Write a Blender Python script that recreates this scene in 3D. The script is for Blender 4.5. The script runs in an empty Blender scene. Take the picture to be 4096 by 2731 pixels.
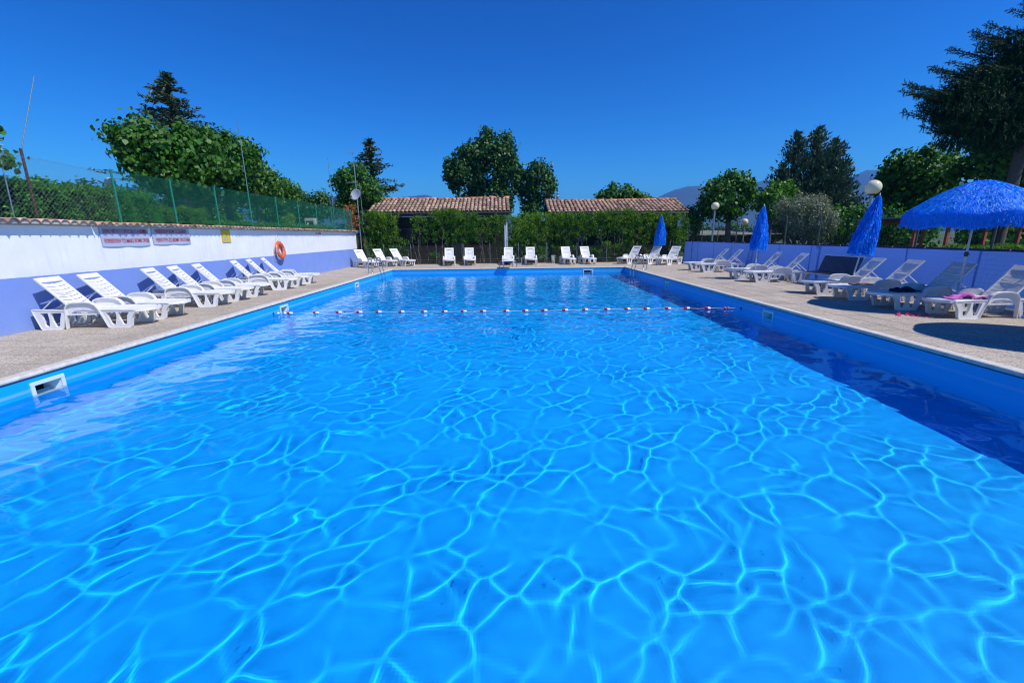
import bpy, math, random
import numpy as np
from mathutils import Vector, Matrix
from mathutils.geometry import tessellate_polygon
random.seed(7); rng = np.random.default_rng(11)
R = math.radians; PI = math.pi
S = bpy.context.scene; COL = S.collection

# ------------------------------------------------------------------ camera
cd = bpy.data.cameras.new('camera'); cam = bpy.data.objects.new('camera', cd); COL.objects.link(cam); S.camera = cam
cd.sensor_width = 36; cd.lens = 36*1735/4096; cd.clip_start = .05; cd.clip_end = 20000
Fw = Vector((0.00446481, 0.971581, -0.23666523)).normalized()
Rt = Vector((0.99991275, -0.00727986, -0.01102212)); Rt = (Rt-Fw*Fw.dot(Rt)).normalized(); Up = Rt.cross(Fw)
cam.matrix_world = Matrix(((Rt.x, Up.x, -Fw.x, 0), (Rt.y, Up.y, -Fw.y, 0), (Rt.z, Up.z, -Fw.z, 1.7), (0, 0, 0, 1)))

# ------------------------------------------------------------------ light
AZ, EL = R(117), R(53)
w = bpy.data.worlds.new('World'); S.world = w; w.use_nodes = True
wt = w.node_tree; bg = wt.nodes['Background']
sky = wt.nodes.new('ShaderNodeTexSky'); sky.sky_type = 'NISHITA'; sky.sun_disc = False
sky.sun_elevation = EL; sky.sun_rotation = AZ; sky.altitude = 300
sky.air_density = 1.0; sky.dust_density = .15; sky.ozone_density = 3.0
hs = wt.nodes.new('ShaderNodeHueSaturation'); hs.inputs['Saturation'].default_value = 1.42
mx = wt.nodes.new('ShaderNodeMix'); mx.data_type = 'RGBA'; mx.blend_type = 'MULTIPLY'; mx.inputs[0].default_value = 1
mx.inputs[7].default_value = (.53, .90, .975, 1)
wt.links.new(sky.outputs[0], hs.inputs['Color']); wt.links.new(hs.outputs[0], mx.inputs[6]); ga = wt.nodes.new('ShaderNodeGamma'); ga.inputs[1].default_value = 1.5; wt.links.new(mx.outputs[2], ga.inputs[0]); wt.links.new(ga.outputs[0], bg.inputs[0])
bg.inputs[1].default_value = .069
sl = bpy.data.lights.new('sun', 'SUN'); sl.energy = 4.9; sl.angle = R(.5); sl.color = (1, .965, .92)
sun = bpy.data.objects.new('sun', sl); COL.objects.link(sun)
sd = Vector((math.sin(AZ)*math.cos(EL), math.cos(AZ)*math.cos(EL), math.sin(EL)))
sun.rotation_euler = sd.to_track_quat('Z', 'Y').to_euler(); sun.location = (20, -10, 30)
sl.cycles.is_caustics_light = True
S.view_settings.view_transform = 'Standard'; S.view_settings.look = 'None'; S.view_settings.gamma = 1
S.view_settings.use_curve_mapping = False; S.view_settings.exposure = 0.08
S.render.engine = 'CYCLES'; S.cycles.use_denoising = True
S.cycles.max_bounces = 9; S.cycles.transparent_max_bounces = 8; S.cycles.diffuse_bounces = 3; S.cycles.glossy_bounces = 4; S.cycles.transmission_bounces = 6
S.cycles.sample_clamp_indirect = 6; S.cycles.filter_width = 1.15

# ------------------------------------------------------------------ materials
def nodes(m): return m.node_tree.nodes, m.node_tree.links
def mat(name, col, rough=.6, irange=(.55, 1.5), metal=0, spec=.5, var=None, vscale=8, bump=0, bscale=60, bdist=.004, coat=0, island=None, transl=None, detail=4, noise_rough=.6):
    """Principled; var = second colour mixed in by noise; island = per-piece value variation; transl = translucency"""
    m = bpy.data.materials.new(name); m.use_nodes = True; N, L = nodes(m); b = N['Principled BSDF']
    b.inputs['Roughness'].default_value = rough; b.inputs['Metallic'].default_value = metal
    b.inputs['Specular IOR Level'].default_value = spec; b.inputs['Coat Weight'].default_value = coat
    tc = N.new('ShaderNodeTexCoord'); src = None
    rgb = N.new('ShaderNodeRGB'); rgb.outputs[0].default_value = (*col, 1); src = rgb.outputs[0]
    if var:
        n = N.new('ShaderNodeTexNoise'); n.inputs['Scale'].default_value = vscale; n.inputs['Detail'].default_value = detail; n.inputs['Roughness'].default_value = noise_rough
        L.new(tc.outputs['Object'], n.inputs['Vector'])
        r = N.new('ShaderNodeMapRange'); r.inputs[1].default_value = .35; r.inputs[2].default_value = .68; L.new(n.outputs['Fac'], r.inputs[0])
        x = N.new('ShaderNodeMix'); x.data_type = 'RGBA'; x.inputs[7].default_value = (*var, 1)
        L.new(r.outputs[0], x.inputs[0]); L.new(src, x.inputs[6]); src = x.outputs[2]
    if island is not None:
        g = N.new('ShaderNodeNewGeometry') if island != 'object' else N.new('ShaderNodeObjectInfo')
        o = g.outputs['Random Per Island'] if island != 'object' else g.outputs['Random']
        h = N.new('ShaderNodeHueSaturation')
        a = N.new('ShaderNodeMapRange'); a.inputs[3].default_value = irange[0]; a.inputs[4].default_value = irange[1]
        L.new(o, a.inputs[0]); L.new(a.outputs[0], h.inputs['Value'])
        mm = N.new('ShaderNodeMath'); mm.operation = 'MULTIPLY'; mm.inputs[1].default_value = 7.13; L.new(o, mm.inputs[0])
        fr = N.new('ShaderNodeMath'); fr.operation = 'FRACT'; L.new(mm.outputs[0], fr.inputs[0])
        a2 = N.new('ShaderNodeMapRange'); a2.inputs[3].default_value = .485; a2.inputs[4].default_value = .515
        L.new(fr.outputs[0], a2.inputs[0]); L.new(a2.outputs[0], h.inputs['Hue']); L.new(src, h.inputs['Color']); src = h.outputs[0]
    L.new(src, b.inputs['Base Color'])
    if bump:
        n2 = N.new('ShaderNodeTexNoise'); n2.inputs['Scale'].default_value = bscale; n2.inputs['Detail'].default_value = 3
        L.new(tc.outputs['Object'], n2.inputs['Vector'])
        bp = N.new('ShaderNodeBump'); bp.inputs['Strength'].default_value = bump; bp.inputs['Distance'].default_value = bdist
        L.new(n2.outputs['Fac'], bp.inputs['Height']); L.new(bp.outputs[0], b.inputs['Normal'])
    if transl:
        t = N.new('ShaderNodeBsdfTranslucent'); h2 = N.new('ShaderNodeHueSaturation'); h2.inputs['Saturation'].default_value = 1.1; h2.inputs['Value'].default_value = 1.5
        L.new(src, h2.inputs['Color']); L.new(h2.outputs[0], t.inputs['Color'])
        ms = N.new('ShaderNodeMixShader'); ms.inputs[0].default_value = transl
        L.new(b.outputs[0], ms.inputs[1]); L.new(t.outputs[0], ms.inputs[2]); L.new(ms.outputs[0], N['Material Output'].inputs[0])
    return m

M = {}
M['plastic'] = mat('white_plastic', (.85, .84, .82), .4, spec=.45, var=(.76, .745, .71), vscale=3.5, island='object', irange=(.9, 1.02))
M['liner'] = mat('pool_liner', (.003, .49, .95), .45, var=(.002, .45, .92), vscale=.8)
M['coping'] = mat('coping_stone', (.66, .63, .57), .75, var=(.50, .47, .41), vscale=9, bump=.5, bscale=90, bdist=.004)
M['steel'] = mat('stainless_steel', (.55, .54, .52), .22, metal=1)
M['galv'] = mat('galvanised_steel', (.42, .45, .46), .4, metal=.7, var=(.3, .33, .35), vscale=20)
M['rust'] = mat('rusty_steel', (.10, .045, .03), .85, var=(.05, .03, .025), vscale=25)
M['greenwire'] = mat('green_coated_wire', (.012, .20, .13), .45)
M['greypole'] = mat('dark_green_post', (.05, .07, .065), .5)
M['netgrey'] = mat('blue_grey_wire', (.13, .22, .26), .5)
M['skimmer'] = mat('skimmer_plastic', (.72, .78, .80), .35)
M['skimflap'] = mat('skimmer_flap', (.30, .42, .45), .4)
M['dark'] = mat('dark_recess', (.006, .007, .008), .8)
M['orange'] = mat('orange_vinyl', (.80, .13, .03), .35, var=(.72, .11, .03), vscale=6)
M['greytape'] = mat('grey_reflective_tape', (.33, .30, .36), .4)
M['rope'] = mat('white_rope', (.65, .66, .68), .7)
M['red'] = mat('red_plastic', (.70, .012, .035), .3)
M['white'] = mat('white_float', (.80, .80, .80), .3)
M['banner'] = mat('banner_vinyl', (.42, .48, .60), .5, var=(.38, .44, .56), vscale=4)
M['lettering'] = mat('red_lettering', (.46, .05, .08), .5)
M['yellow'] = mat('yellow_sign', (.72, .50, .01), .45)
M['signgrey'] = mat('sign_panel_grey', (.42, .44, .38), .5)
M['mortar'] = mat('mortar', (.50, .47, .42), .9, var=(.38, .34, .30), vscale=25, bump=.7, bscale=70, bdist=.006)
M['tile'] = mat('terracotta_tile', (.52, .27, .15), .85, var=(.36, .25, .18), vscale=10, bump=.5, bscale=60, island='object')
M['tileold'] = mat('old_grey_tile', (.38, .30, .25), .9, var=(.50, .27, .15), vscale=6, bump=.6, bscale=50, island='object')
M['rooftile'] = mat('roof_tile_clay', (.47, .28, .18), .9, var=(.33, .24, .175), vscale=7, bump=.4, bscale=40, island='object')
M['ridge'] = mat('ridge_tile_clay', (.62, .22, .10), .85, var=(.52, .20, .10), vscale=5, island='object')
M['wood'] = mat('dark_stained_wood', (.03, .02, .014), .8, var=(.018, .013, .010), vscale=14, island='object')
M['fascia'] = mat('brown_gutter', (.055, .045, .04), .5)
M['woodorange'] = mat('orange_brown_post', (.42, .085, .03), .7)
M['bark'] = mat('bark', (.13, .10, .08), .95, var=(.07, .055, .045), vscale=22, bump=1, bscale=40, bdist=.02)
M['barkpale'] = mat('pale_stem', (.30, .26, .21), .9, var=(.16, .13, .10), vscale=18)
M['limeleaf'] = mat('lime_leaf', (.05, .145, .016), .48, spec=.28, island='isl', transl=.22)
M['poplarleaf'] = mat('poplar_leaf', (.045, .12, .022), .48, spec=.28, island='isl', transl=.15)
M['brightleaf'] = mat('fresh_green_leaf', (.085, .22, .015), .48, spec=.28, island='isl', transl=.3)
M['laurel'] = mat('laurel_leaf', (.05, .165, .012), .48, spec=.28, island='isl', transl=.22)
M['laurelyellow'] = mat('young_laurel_leaf', (.13, .25, .015), .48, spec=.28, island='isl', transl=.3)
M['hedge'] = mat('hedge_leaf', (.055, .20, .02), .48, spec=.28, island='isl', transl=.2)
M['spruce'] = mat('spruce_needles', (.035, .07, .02), .55, island='isl', transl=.05)
M['sprucebright'] = mat('spruce_near_needles', (.012, .055, .014), .6, spec=.2, island='isl', transl=.08)
M['cedar'] = mat('blue_grey_needles', (.055, .105, .05), .6, island='isl', transl=.05)
M['olive'] = mat('olive_leaf', (.19, .23, .13), .5, island='isl', transl=.15)
M['driedleaf'] = mat('dried_brown_leaf', (.32, .12, .03), .7, island='isl', transl=.2)
M['raffia'] = mat('blue_raffia', (.012, .32, .92), .5, island='isl', transl=.35, spec=.35, irange=(.7, 1.2))
M['raffiafabric'] = mat('dark_blue_fabric', (.008, .03, .20), .8)
M['polewhite'] = mat('pale_painted_pole', (.55, .60, .66), .35)
M['globe'] = mat('cream_globe', (.86, .77, .52), .12, spec=.6, transl=.15)
M['dish'] = mat('satellite_dish_grey', (.42, .44, .48), .45)
M['rattan'] = mat('black_rattan', (.012, .014, .03), .5)
M['lilac'] = mat('lilac_towel', (.55, .14, .50), .9, var=(.46, .10, .42), vscale=30, bump=.4, bscale=200)
M['darktowel'] = mat('navy_towel', (.015, .015, .035), .9)
M['mauve'] = mat('mauve_towel', (.16, .09, .17), .9, var=(.11, .07, .13), vscale=30)
M['pink'] = mat('pink_rubber', (.78, .09, .30), .45)
M['crimson'] = mat('crimson_strap', (.65, .01, .06), .4)
M['bucket'] = mat('frosted_bucket', (.55, .62, .62), .4, transl=.3)
M['concrete'] = mat('pale_concrete', (.45, .42, .37), .9, var=(.36, .33, .29), vscale=12)
M['kiosk'] = mat('pale_grey_cabinet', (.5, .52, .5), .5)
M['darkglass'] = mat('dark_panel', (.02, .022, .025), .2)
M['roofgrey'] = mat('grey_board_roof', (.5, .5, .48), .8, var=(.36, .36, .35), vscale=6)
M['soil'] = mat('bare_soil', (.09, .065, .04), .95, var=(.05, .04, .025), vscale=6)
M['grass'] = mat('grass_ground', (.045, .085, .02), .95, var=(.08, .085, .03), vscale=1.5)
M['hill'] = mat('wooded_hill', (.022, .04, .022), .95, var=(.045, .055, .035), vscale=.004)
M['lime_wash'] = mat('whitewashed_bark', (.6, .58, .54), .9, var=(.3, .25, .2), vscale=12)

def leaf_gloss():
    pass

# wall paint: white render above, blue band below, slightly wavy paint edge
def wall_mat():
    m = mat('wall_render', (.80, .81, .84), .85, var=(.74, .75, .79), vscale=2.2, bump=.6, bscale=35, bdist=.006)
    N, L = nodes(m); b = N['Principled BSDF']; old = b.inputs['Base Color'].links[0].from_socket
    g = N.new('ShaderNodeNewGeometry'); s = N.new('ShaderNodeSeparateXYZ'); L.new(g.outputs['Position'], s.inputs[0])
    n = N.new('ShaderNodeTexNoise'); n.inputs['Scale'].default_value = 6; L.new(g.outputs['Position'], n.inputs['Vector'])
    a = N.new('ShaderNodeMath'); a.operation = 'MULTIPLY_ADD'; a.inputs[1].default_value = .02; L.new(n.outputs['Fac'], a.inputs[0]); L.new(s.outputs[2], a.inputs[2])
    c = N.new('ShaderNodeMath'); c.operation = 'LESS_THAN'; c.inputs[1].default_value = 1.035; L.new(a.outputs[0], c.inputs[0])
    n2 = N.new('ShaderNodeTexNoise'); n2.inputs['Scale'].default_value = 1.7; n2.inputs['Detail'].default_value = 5; L.new(g.outputs['Position'], n2.inputs['Vector'])
    x = N.new('ShaderNodeMix'); x.data_type = 'RGBA'; x.inputs[6].default_value = (.16, .27, .66, 1); x.inputs[7].default_value = (.22, .33, .70, 1); L.new(n2.outputs['Fac'], x.inputs[0])
    ms = N.new('ShaderNodeMapping'); ms.inputs['Scale'].default_value = (1, 5, .55); L.new(g.outputs['Position'], ms.inputs[0])
    ns = N.new('ShaderNodeTexNoise'); ns.inputs['Scale'].default_value = 1.6; ns.inputs['Detail'].default_value = 7; ns.inputs['Roughness'].default_value = .65; L.new(ms.outputs[0], ns.inputs['Vector'])
    rs = N.new('ShaderNodeMapRange'); rs.inputs[1].default_value = .54; rs.inputs[2].default_value = .78; rs.inputs[3].default_value = 0; rs.inputs[4].default_value = .36; L.new(ns.outputs['Fac'], rs.inputs[0])
    xs = N.new('ShaderNodeMix'); xs.data_type = 'RGBA'; xs.inputs[7].default_value = (.45, .45, .46, 1); L.new(rs.outputs[0], xs.inputs[0]); L.new(old, xs.inputs[6]); old = xs.outputs[2]
    # grime close to the deck
    gr = N.new('ShaderNodeMapRange'); gr.inputs[1].default_value = .0; gr.inputs[2].default_value = .16; gr.inputs[3].default_value = .45; gr.inputs[4].default_value = 0; L.new(s.outputs[2], gr.inputs[0])
    gm = N.new('ShaderNodeMath'); gm.operation = 'MULTIPLY'; L.new(gr.outputs[0], gm.inputs[0]); L.new(n2.outputs['Fac'], gm.inputs[1])
    x3 = N.new('ShaderNodeMix'); x3.data_type = 'RGBA'; x3.inputs[7].default_value = (.35, .36, .40, 1); L.new(gm.outputs[0], x3.inputs[0]); L.new(x.outputs[2], x3.inputs[6])
    y = N.new('ShaderNodeMix'); y.data_type = 'RGBA'; L.new(c.outputs[0], y.inputs[0]); L.new(old, y.inputs[6]); L.new(x3.outputs[2], y.inputs[7]); L.new(y.outputs[2], b.inputs['Base Color'])
    return m
M['wall'] = wall_mat()

# exposed aggregate paving
def deck_mat():
    m = bpy.data.materials.new('washed_aggregate'); m.use_nodes = True; N, L = nodes(m); b = N['Principled BSDF']; b.inputs['Roughness'].default_value = .9
    b.inputs['Specular IOR Level'].default_value = .25
    g = N.new('ShaderNodeNewGeometry')
    v = N.new('ShaderNodeTexVoronoi'); v.inputs['Scale'].default_value = 75; L.new(g.outputs['Position'], v.inputs['Vector'])
    n = N.new('ShaderNodeTexNoise'); n.inputs['Scale'].default_value = 1.1; n.inputs['Detail'].default_value = 6; L.new(g.outputs['Position'], n.inputs['Vector'])
    r = N.new('ShaderNodeValToRGB'); e = r.color_ramp.elements
    e[0].color = (.25, .205, .155, 1); e[1].position = 1; e[1].color = (.62, .54, .44, 1)
    q = r.color_ramp.elements.new(.45); q.color = (.43, .37, .295, 1); q = r.color_ramp.elements.new(.7); q.color = (.49, .43, .35, 1)
    s = N.new('ShaderNodeSeparateColor'); L.new(v.outputs['Color'], s.inputs[0]); L.new(s.outputs[0], r.inputs[0])
    x = N.new('ShaderNodeMix'); x.data_type = 'RGBA'; x.blend_type = 'MULTIPLY'; x.inputs[0].default_value = .8
    r2 = N.new('ShaderNodeMapRange'); r2.inputs[1].default_value = .3; r2.inputs[2].default_value = .7; r2.inputs[3].default_value = .80; r2.inputs[4].default_value = 1.1; L.new(n.outputs['Fac'], r2.inputs[0])
    L.new(r.outputs[0], x.inputs[6]); L.new(r2.outputs[0], x.inputs[7])
    oi = N.new('ShaderNodeObjectInfo'); h = N.new('ShaderNodeHueSaturation'); a = N.new('ShaderNodeMapRange'); a.inputs[3].default_value = .93; a.inputs[4].default_value = 1.06
    L.new(oi.outputs['Random'], a.inputs[0]); L.new(a.outputs[0], h.inputs['Value']); L.new(x.outputs[2], h.inputs['Color']); L.new(h.outputs[0], b.inputs['Base Color'])
    bp = N.new('ShaderNodeBump'); bp.inputs['Strength'].default_value = .6; bp.inputs['Distance'].default_value = .004; L.new(v.outputs['Distance'], bp.inputs['Height']); bp.invert = True; L.new(bp.outputs[0], b.inputs['Normal'])
    return m
M['deck'] = deck_mat()

# pool liner above water gets sun sheen painted in as a pale band
def liner_wall_mat():
    m = mat('pool_liner_wall', (.004, .42, .86), .4, var=(.003, .38, .82), vscale=.8)
    N, L = nodes(m); b = N['Principled BSDF']; old = b.inputs['Base Color'].links[0].from_socket
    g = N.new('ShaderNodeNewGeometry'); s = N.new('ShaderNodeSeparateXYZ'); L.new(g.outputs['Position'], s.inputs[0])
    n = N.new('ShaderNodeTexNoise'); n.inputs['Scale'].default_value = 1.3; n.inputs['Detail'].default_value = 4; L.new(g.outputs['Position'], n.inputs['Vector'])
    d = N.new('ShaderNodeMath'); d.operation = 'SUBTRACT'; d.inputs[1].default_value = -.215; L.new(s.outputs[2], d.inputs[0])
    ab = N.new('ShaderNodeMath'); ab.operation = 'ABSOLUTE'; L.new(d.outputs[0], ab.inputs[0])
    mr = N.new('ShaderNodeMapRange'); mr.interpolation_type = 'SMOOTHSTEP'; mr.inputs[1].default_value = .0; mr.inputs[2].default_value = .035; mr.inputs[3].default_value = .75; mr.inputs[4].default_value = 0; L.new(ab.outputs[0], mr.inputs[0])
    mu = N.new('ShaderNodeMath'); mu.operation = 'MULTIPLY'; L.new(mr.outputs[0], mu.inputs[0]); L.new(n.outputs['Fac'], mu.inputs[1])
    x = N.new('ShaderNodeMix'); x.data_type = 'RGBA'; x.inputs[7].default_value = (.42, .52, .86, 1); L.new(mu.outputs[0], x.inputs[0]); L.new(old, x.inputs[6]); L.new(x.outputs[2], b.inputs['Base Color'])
    return m
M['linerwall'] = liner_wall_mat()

def screen_mat():
    m = mat('blue_shade_cloth', (.15, .27, .72), .8, transl=.22)
    N, L = nodes(m); g = N.new('ShaderNodeNewGeometry')
    wv = N.new('ShaderNodeTexNoise'); wv.inputs['Scale'].default_value = 1.4; wv.inputs['Detail'].default_value = 6
    mp = N.new('ShaderNodeMapping'); mp.inputs['Scale'].default_value = (1, .35, 3); L.new(g.outputs['Position'], mp.inputs[0]); L.new(mp.outputs[0], wv.inputs['Vector'])
    bp = N.new('ShaderNodeBump'); bp.inputs['Strength'].default_value = .35; bp.inputs['Distance'].default_value = .04; L.new(wv.outputs['Fac'], bp.inputs['Height']); L.new(bp.outputs[0], N['Principled BSDF'].inputs['Normal'])
    return m
M['screen'] = screen_mat()

# ------------------------------------------------------------------ mesh helpers
class MB:
    def __init__(s): s.v = []; s.f = []; s.mi = []; s.sm = []
    def add(s, v, f, mi=0, smooth=False):
        o = len(s.v); s.v += [tuple(p) for p in v]; s.f += [tuple(i+o for i in q) for q in f]; s.mi += [mi]*len(f); s.sm += [smooth]*len(f)
    def box(s, c, d, mi=0, rot=None, taper=1):
        hx, hy, hz = d[0]/2, d[1]/2, d[2]/2
        v = [Vector((x*hx*(taper if z > 0 else 1), y*hy*(taper if z > 0 else 1), z*hz)) for z in (-1, 1) for y in (-1, 1) for x in (-1, 1)]
        if rot is not None: v = [rot @ p for p in v]
        v = [p+Vector(c) for p in v]
        s.add(v, [(0, 2, 3, 1), (4, 5, 7, 6), (0, 1, 5, 4), (2, 6, 7, 3), (0, 4, 6, 2), (1, 3, 7, 5)], mi)
    def tube(s, pts, r, n=8, mi=0, caps=True):
        pts = [Vector(p) for p in pts]; rs = r if isinstance(r, (list, tuple)) else [r]*len(pts)
        rings = []; T = None; a = None
        for i, p in enumerate(pts):
            t = (pts[min(i+1, len(pts)-1)]-pts[max(i-1, 0)]).normalized()
            if a is None: a = t.cross(Vector((0, 0, 1)) if abs(t.z) < .9 else Vector((1, 0, 0))).normalized()
            else: a = (a-t*t.dot(a)).normalized()
            b = t.cross(a); rings.append([p+(a*math.cos(2*PI*k/n)+b*math.sin(2*PI*k/n))*rs[i] for k in range(n)])
        v = [q for g in rings for q in g]; f = []
        for i in range(len(pts)-1):
            for k in range(n): f.append((i*n+k, i*n+(k+1) % n, (i+1)*n+(k+1) % n, (i+1)*n+k))
        s.add(v, f, mi, True)
        if caps: s.add(rings[0], [tuple(range(n))[::-1]], mi); s.add(rings[-1], [tuple(range(n))], mi)
    def lathe(s, prof, n=24, mi=0, c=(0, 0, 0)):
        c = Vector(c); v = [(c.x+r*math.cos(2*PI*k/n), c.y+r*math.sin(2*PI*k/n), c.z+z) for r, z in prof for k in range(n)]
        s.add(v, [(i*n+k, i*n+(k+1) % n, (i+1)*n+(k+1) % n, (i+1)*n+k) for i in range(len(prof)-1) for k in range(n)], mi, True)
    def prism(s, outer, holes, y0, y1, mi=0, tf=None):
        """outline in (x, z), extruded along y"""
        loops = [outer]+list(holes); tf = tf or (lambda x, y, z: (x, y, z))
        flat = [p for l in loops for p in l]
        tris = tessellate_polygon([[Vector((p[0], p[1], 0)) for p in l] for l in loops])
        n = len(flat); v = [tf(p[0], y0, p[1]) for p in flat]+[tf(p[0], y1, p[1]) for p in flat]
        f = [tuple(t) for t in tris]+[tuple(i+n for i in t[::-1]) for t in tris]
        o = 0
        for l in loops:
            k = len(l)
            for i in range(k): f.append((o+i, o+(i+1) % k, o+n+(i+1) % k, o+n+i))
            o += k
        s.add(v, f, mi)
    def build(s, name, mats, parent=None, fix=True, bevel=0):
        me = bpy.data.meshes.new(name); me.from_pydata(s.v, [], s.f)
        for m in (mats if isinstance(mats, (list, tuple)) else [mats]): me.materials.append(m)
        me.polygons.foreach_set('material_index', s.mi); me.polygons.foreach_set('use_smooth', s.sm); me.update()
        if fix:
            import bmesh
            bm = bmesh.new(); bm.from_mesh(me); bmesh.ops.recalc_face_normals(bm, faces=bm.faces)
            if bevel:
                bmesh.ops.remove_doubles(bm, verts=bm.verts, dist=1e-5)
                bmesh.ops.bevel(bm, geom=[e for e in bm.edges if len(e.link_faces) == 2 and e.calc_face_angle(0) > .7], offset=bevel, segments=2, affect='EDGES', clamp_overlap=True)
            bm.to_mesh(me); bm.free()
        return link(name, me, parent)
def link(name, me, parent=None):
    o = bpy.data.objects.new(name, me); COL.objects.link(o)
    if parent: o.parent = parent
    return o
def tag(o, label=None, cat=None, group=None, kind=None):
    if label: o['label'] = label
    if cat: o['category'] = cat
    if group: o['group'] = group
    if kind: o['kind'] = kind
    return o
def empty(name, loc=(0, 0, 0), rz=0, label=None, cat=None, group=None, kind=None, rot=None):
    o = bpy.data.objects.new(name, None); COL.objects.link(o); o.location = loc; o.rotation_euler = rot or (0, 0, rz); o.empty_display_size = .2
    return tag(o, label, cat, group, kind)
def copy_tree(o, parent=None):
    c = o.copy(); COL.objects.link(c); c.parent = parent
    for ch in list(kids.get(o, ())) if False else [k for k in o.children]: copy_tree(ch, c)
    return c
kids = {}
def np_mesh(name, V, nq, mats, parent=None, smooth=False, k=4):
    """V: (nq*k,3) vertices, every k of them one face"""
    me = bpy.data.meshes.new(name); n = len(V)
    me.vertices.add(n); me.vertices.foreach_set('co', np.ascontiguousarray(V, dtype=np.float32).ravel())
    me.loops.add(n); me.loops.foreach_set('vertex_index', np.arange(n, dtype=np.int32))
    me.polygons.add(nq); me.polygons.foreach_set('loop_start', np.arange(0, n, k, dtype=np.int32))
    if smooth: me.polygons.foreach_set('use_smooth', np.ones(nq, dtype=bool))
    me.materials.append(mats); me.update(calc_edges=True); me.validate()
    return link(name, me, parent)
def unit(a): return a/np.maximum(np.linalg.norm(a, axis=1, keepdims=True), 1e-9)
def leaf_verts(C, D, Nn, l, wd, curl=.12):
    """C centres, D long axes, Nn normals"""
    D = unit(D); Sd = unit(np.cross(D, Nn)); Nn = np.cross(Sd, D)
    l = np.asarray(l).reshape(-1, 1); wd = np.asarray(wd).reshape(-1, 1)
    a = C-D*l*.5; b = C+Sd*wd*.5+Nn*wd*curl-D*l*.08; c = C+D*l*.5-Nn*l*.1; d = C-Sd*wd*.5+Nn*wd*curl-D*l*.08
    return np.stack([a, b, c, d], 1).reshape(-1, 3)

def leaf6(C, D, Nn, l, wd, g):
    """six-cornered leaf, folded a little along its rib"""
    D = unit(D); Sd = unit(np.cross(D, Nn)); Nn = np.cross(Sd, D); l = np.asarray(l).reshape(-1, 1); wd = np.asarray(wd).reshape(-1, 1); f = g.uniform(.05, .3, (len(C), 1))
    p = [(-.5, 0, 0), (-.30, .36, 1), (.06, .48, 1), (.52, 0, -.4), (.06, -.48, 1), (-.30, -.36, 1)]
    return np.stack([C+D*l*a+Sd*wd*b+Nn*wd*f*c for a, b, c in p], 1).reshape(-1, 3)

def cloud(blobs, size, dens, seed=0, clump=.45, aspect=.8, inner=.35, flat=.15, droop=.2):
    """foliage in ellipsoid blobs (cx,cy,cz,rx,ry,rz): leaves gathered in clumps near the surface. returns leaf quads"""
    g = np.random.default_rng(seed); out = []
    for (cx, cy, cz, rx, ry, rz) in blobs:
        area = 4*PI*((rx*ry)**1.6/3+(rx*rz)**1.6/3+(ry*rz)**1.6/3)**(1/1.6)
        nc = max(6, int(area/(clump*clump)*1.1)); nl = int(dens*area/(size*size*aspect*.5)/nc)+1
        u = unit(g.normal(size=(nc, 3))); rad = g.uniform(inner, 1, nc)**.45
        cc = u*rad[:, None]*np.array([rx, ry, rz])+np.array([cx, cy, cz])
        cr = clump*g.uniform(.5, 1.15, nc); outc = u
        ids = np.repeat(np.arange(nc), nl)
        q = unit(g.normal(size=(len(ids), 3))); q = unit(q+outc[ids]*.5)
        P = cc[ids]+q*(cr[ids]*g.uniform(.2, 1.15, len(ids)))[:, None]
        outw = unit(P-np.array([cx, cy, cz]))
        Nn = unit(q*.7+outw*.8+np.array([0, 0, flat])+g.normal(size=q.shape)*1.05)
        D = g.normal(size=q.shape)+outw*.5; D[:, 2] -= droop*2; D = D-Nn*(D*Nn).sum(1, keepdims=True)
        s = size*g.uniform(.6, 1.25, len(ids)); out.append(leaf6(P, D, Nn, s, s*aspect, g))
    return np.concatenate(out)

# ------------------------------------------------------------------ ground, terrace, hills
def sheet(name, x0, x1, y0, y1, z, m, kind='structure'):
    b = MB(); b.add([(x0, y0, z), (x1, y0, z), (x1, y1, z), (x0, y1, z)], [(0, 1, 2, 3)]); return tag(b.build(name, m, fix=False), kind=kind)
XL, XR, YN, YF, ZD = -6.34, 6.24, .45, 23.75, -1.62      # pool
WZ = -.29
# big ground with a hole for the pool
b = MB()
for (x0, x1, y0, y1) in ((-4000, XL-.4, -1000, 5300), (XR+.4, 4000, -1000, 5300), (XL-.4, XR+.4, -1000, YN-.6), (XL-.4, XR+.4, YF+.4, 5300)):
    b.add([(x0, y0, -.12), (x1, y0, -.12), (x1, y1, -.12), (x0, y1, -.12)], [(0, 1, 2, 3)])
tag(b.build('ground', M['grass'], fix=False), kind='structure')
b = MB(); b.box((-35, 40, .85), (50.6, 110, 1.9)); tag(b.build('raised_lawn', M['grass']), kind='structure')
# planting strip behind the deck
b = MB(); b.box((.8, 29.4, -.04), (21, 3.1, .1)); tag(b.build('planting_bed', M['soil']), kind='structure')

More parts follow.
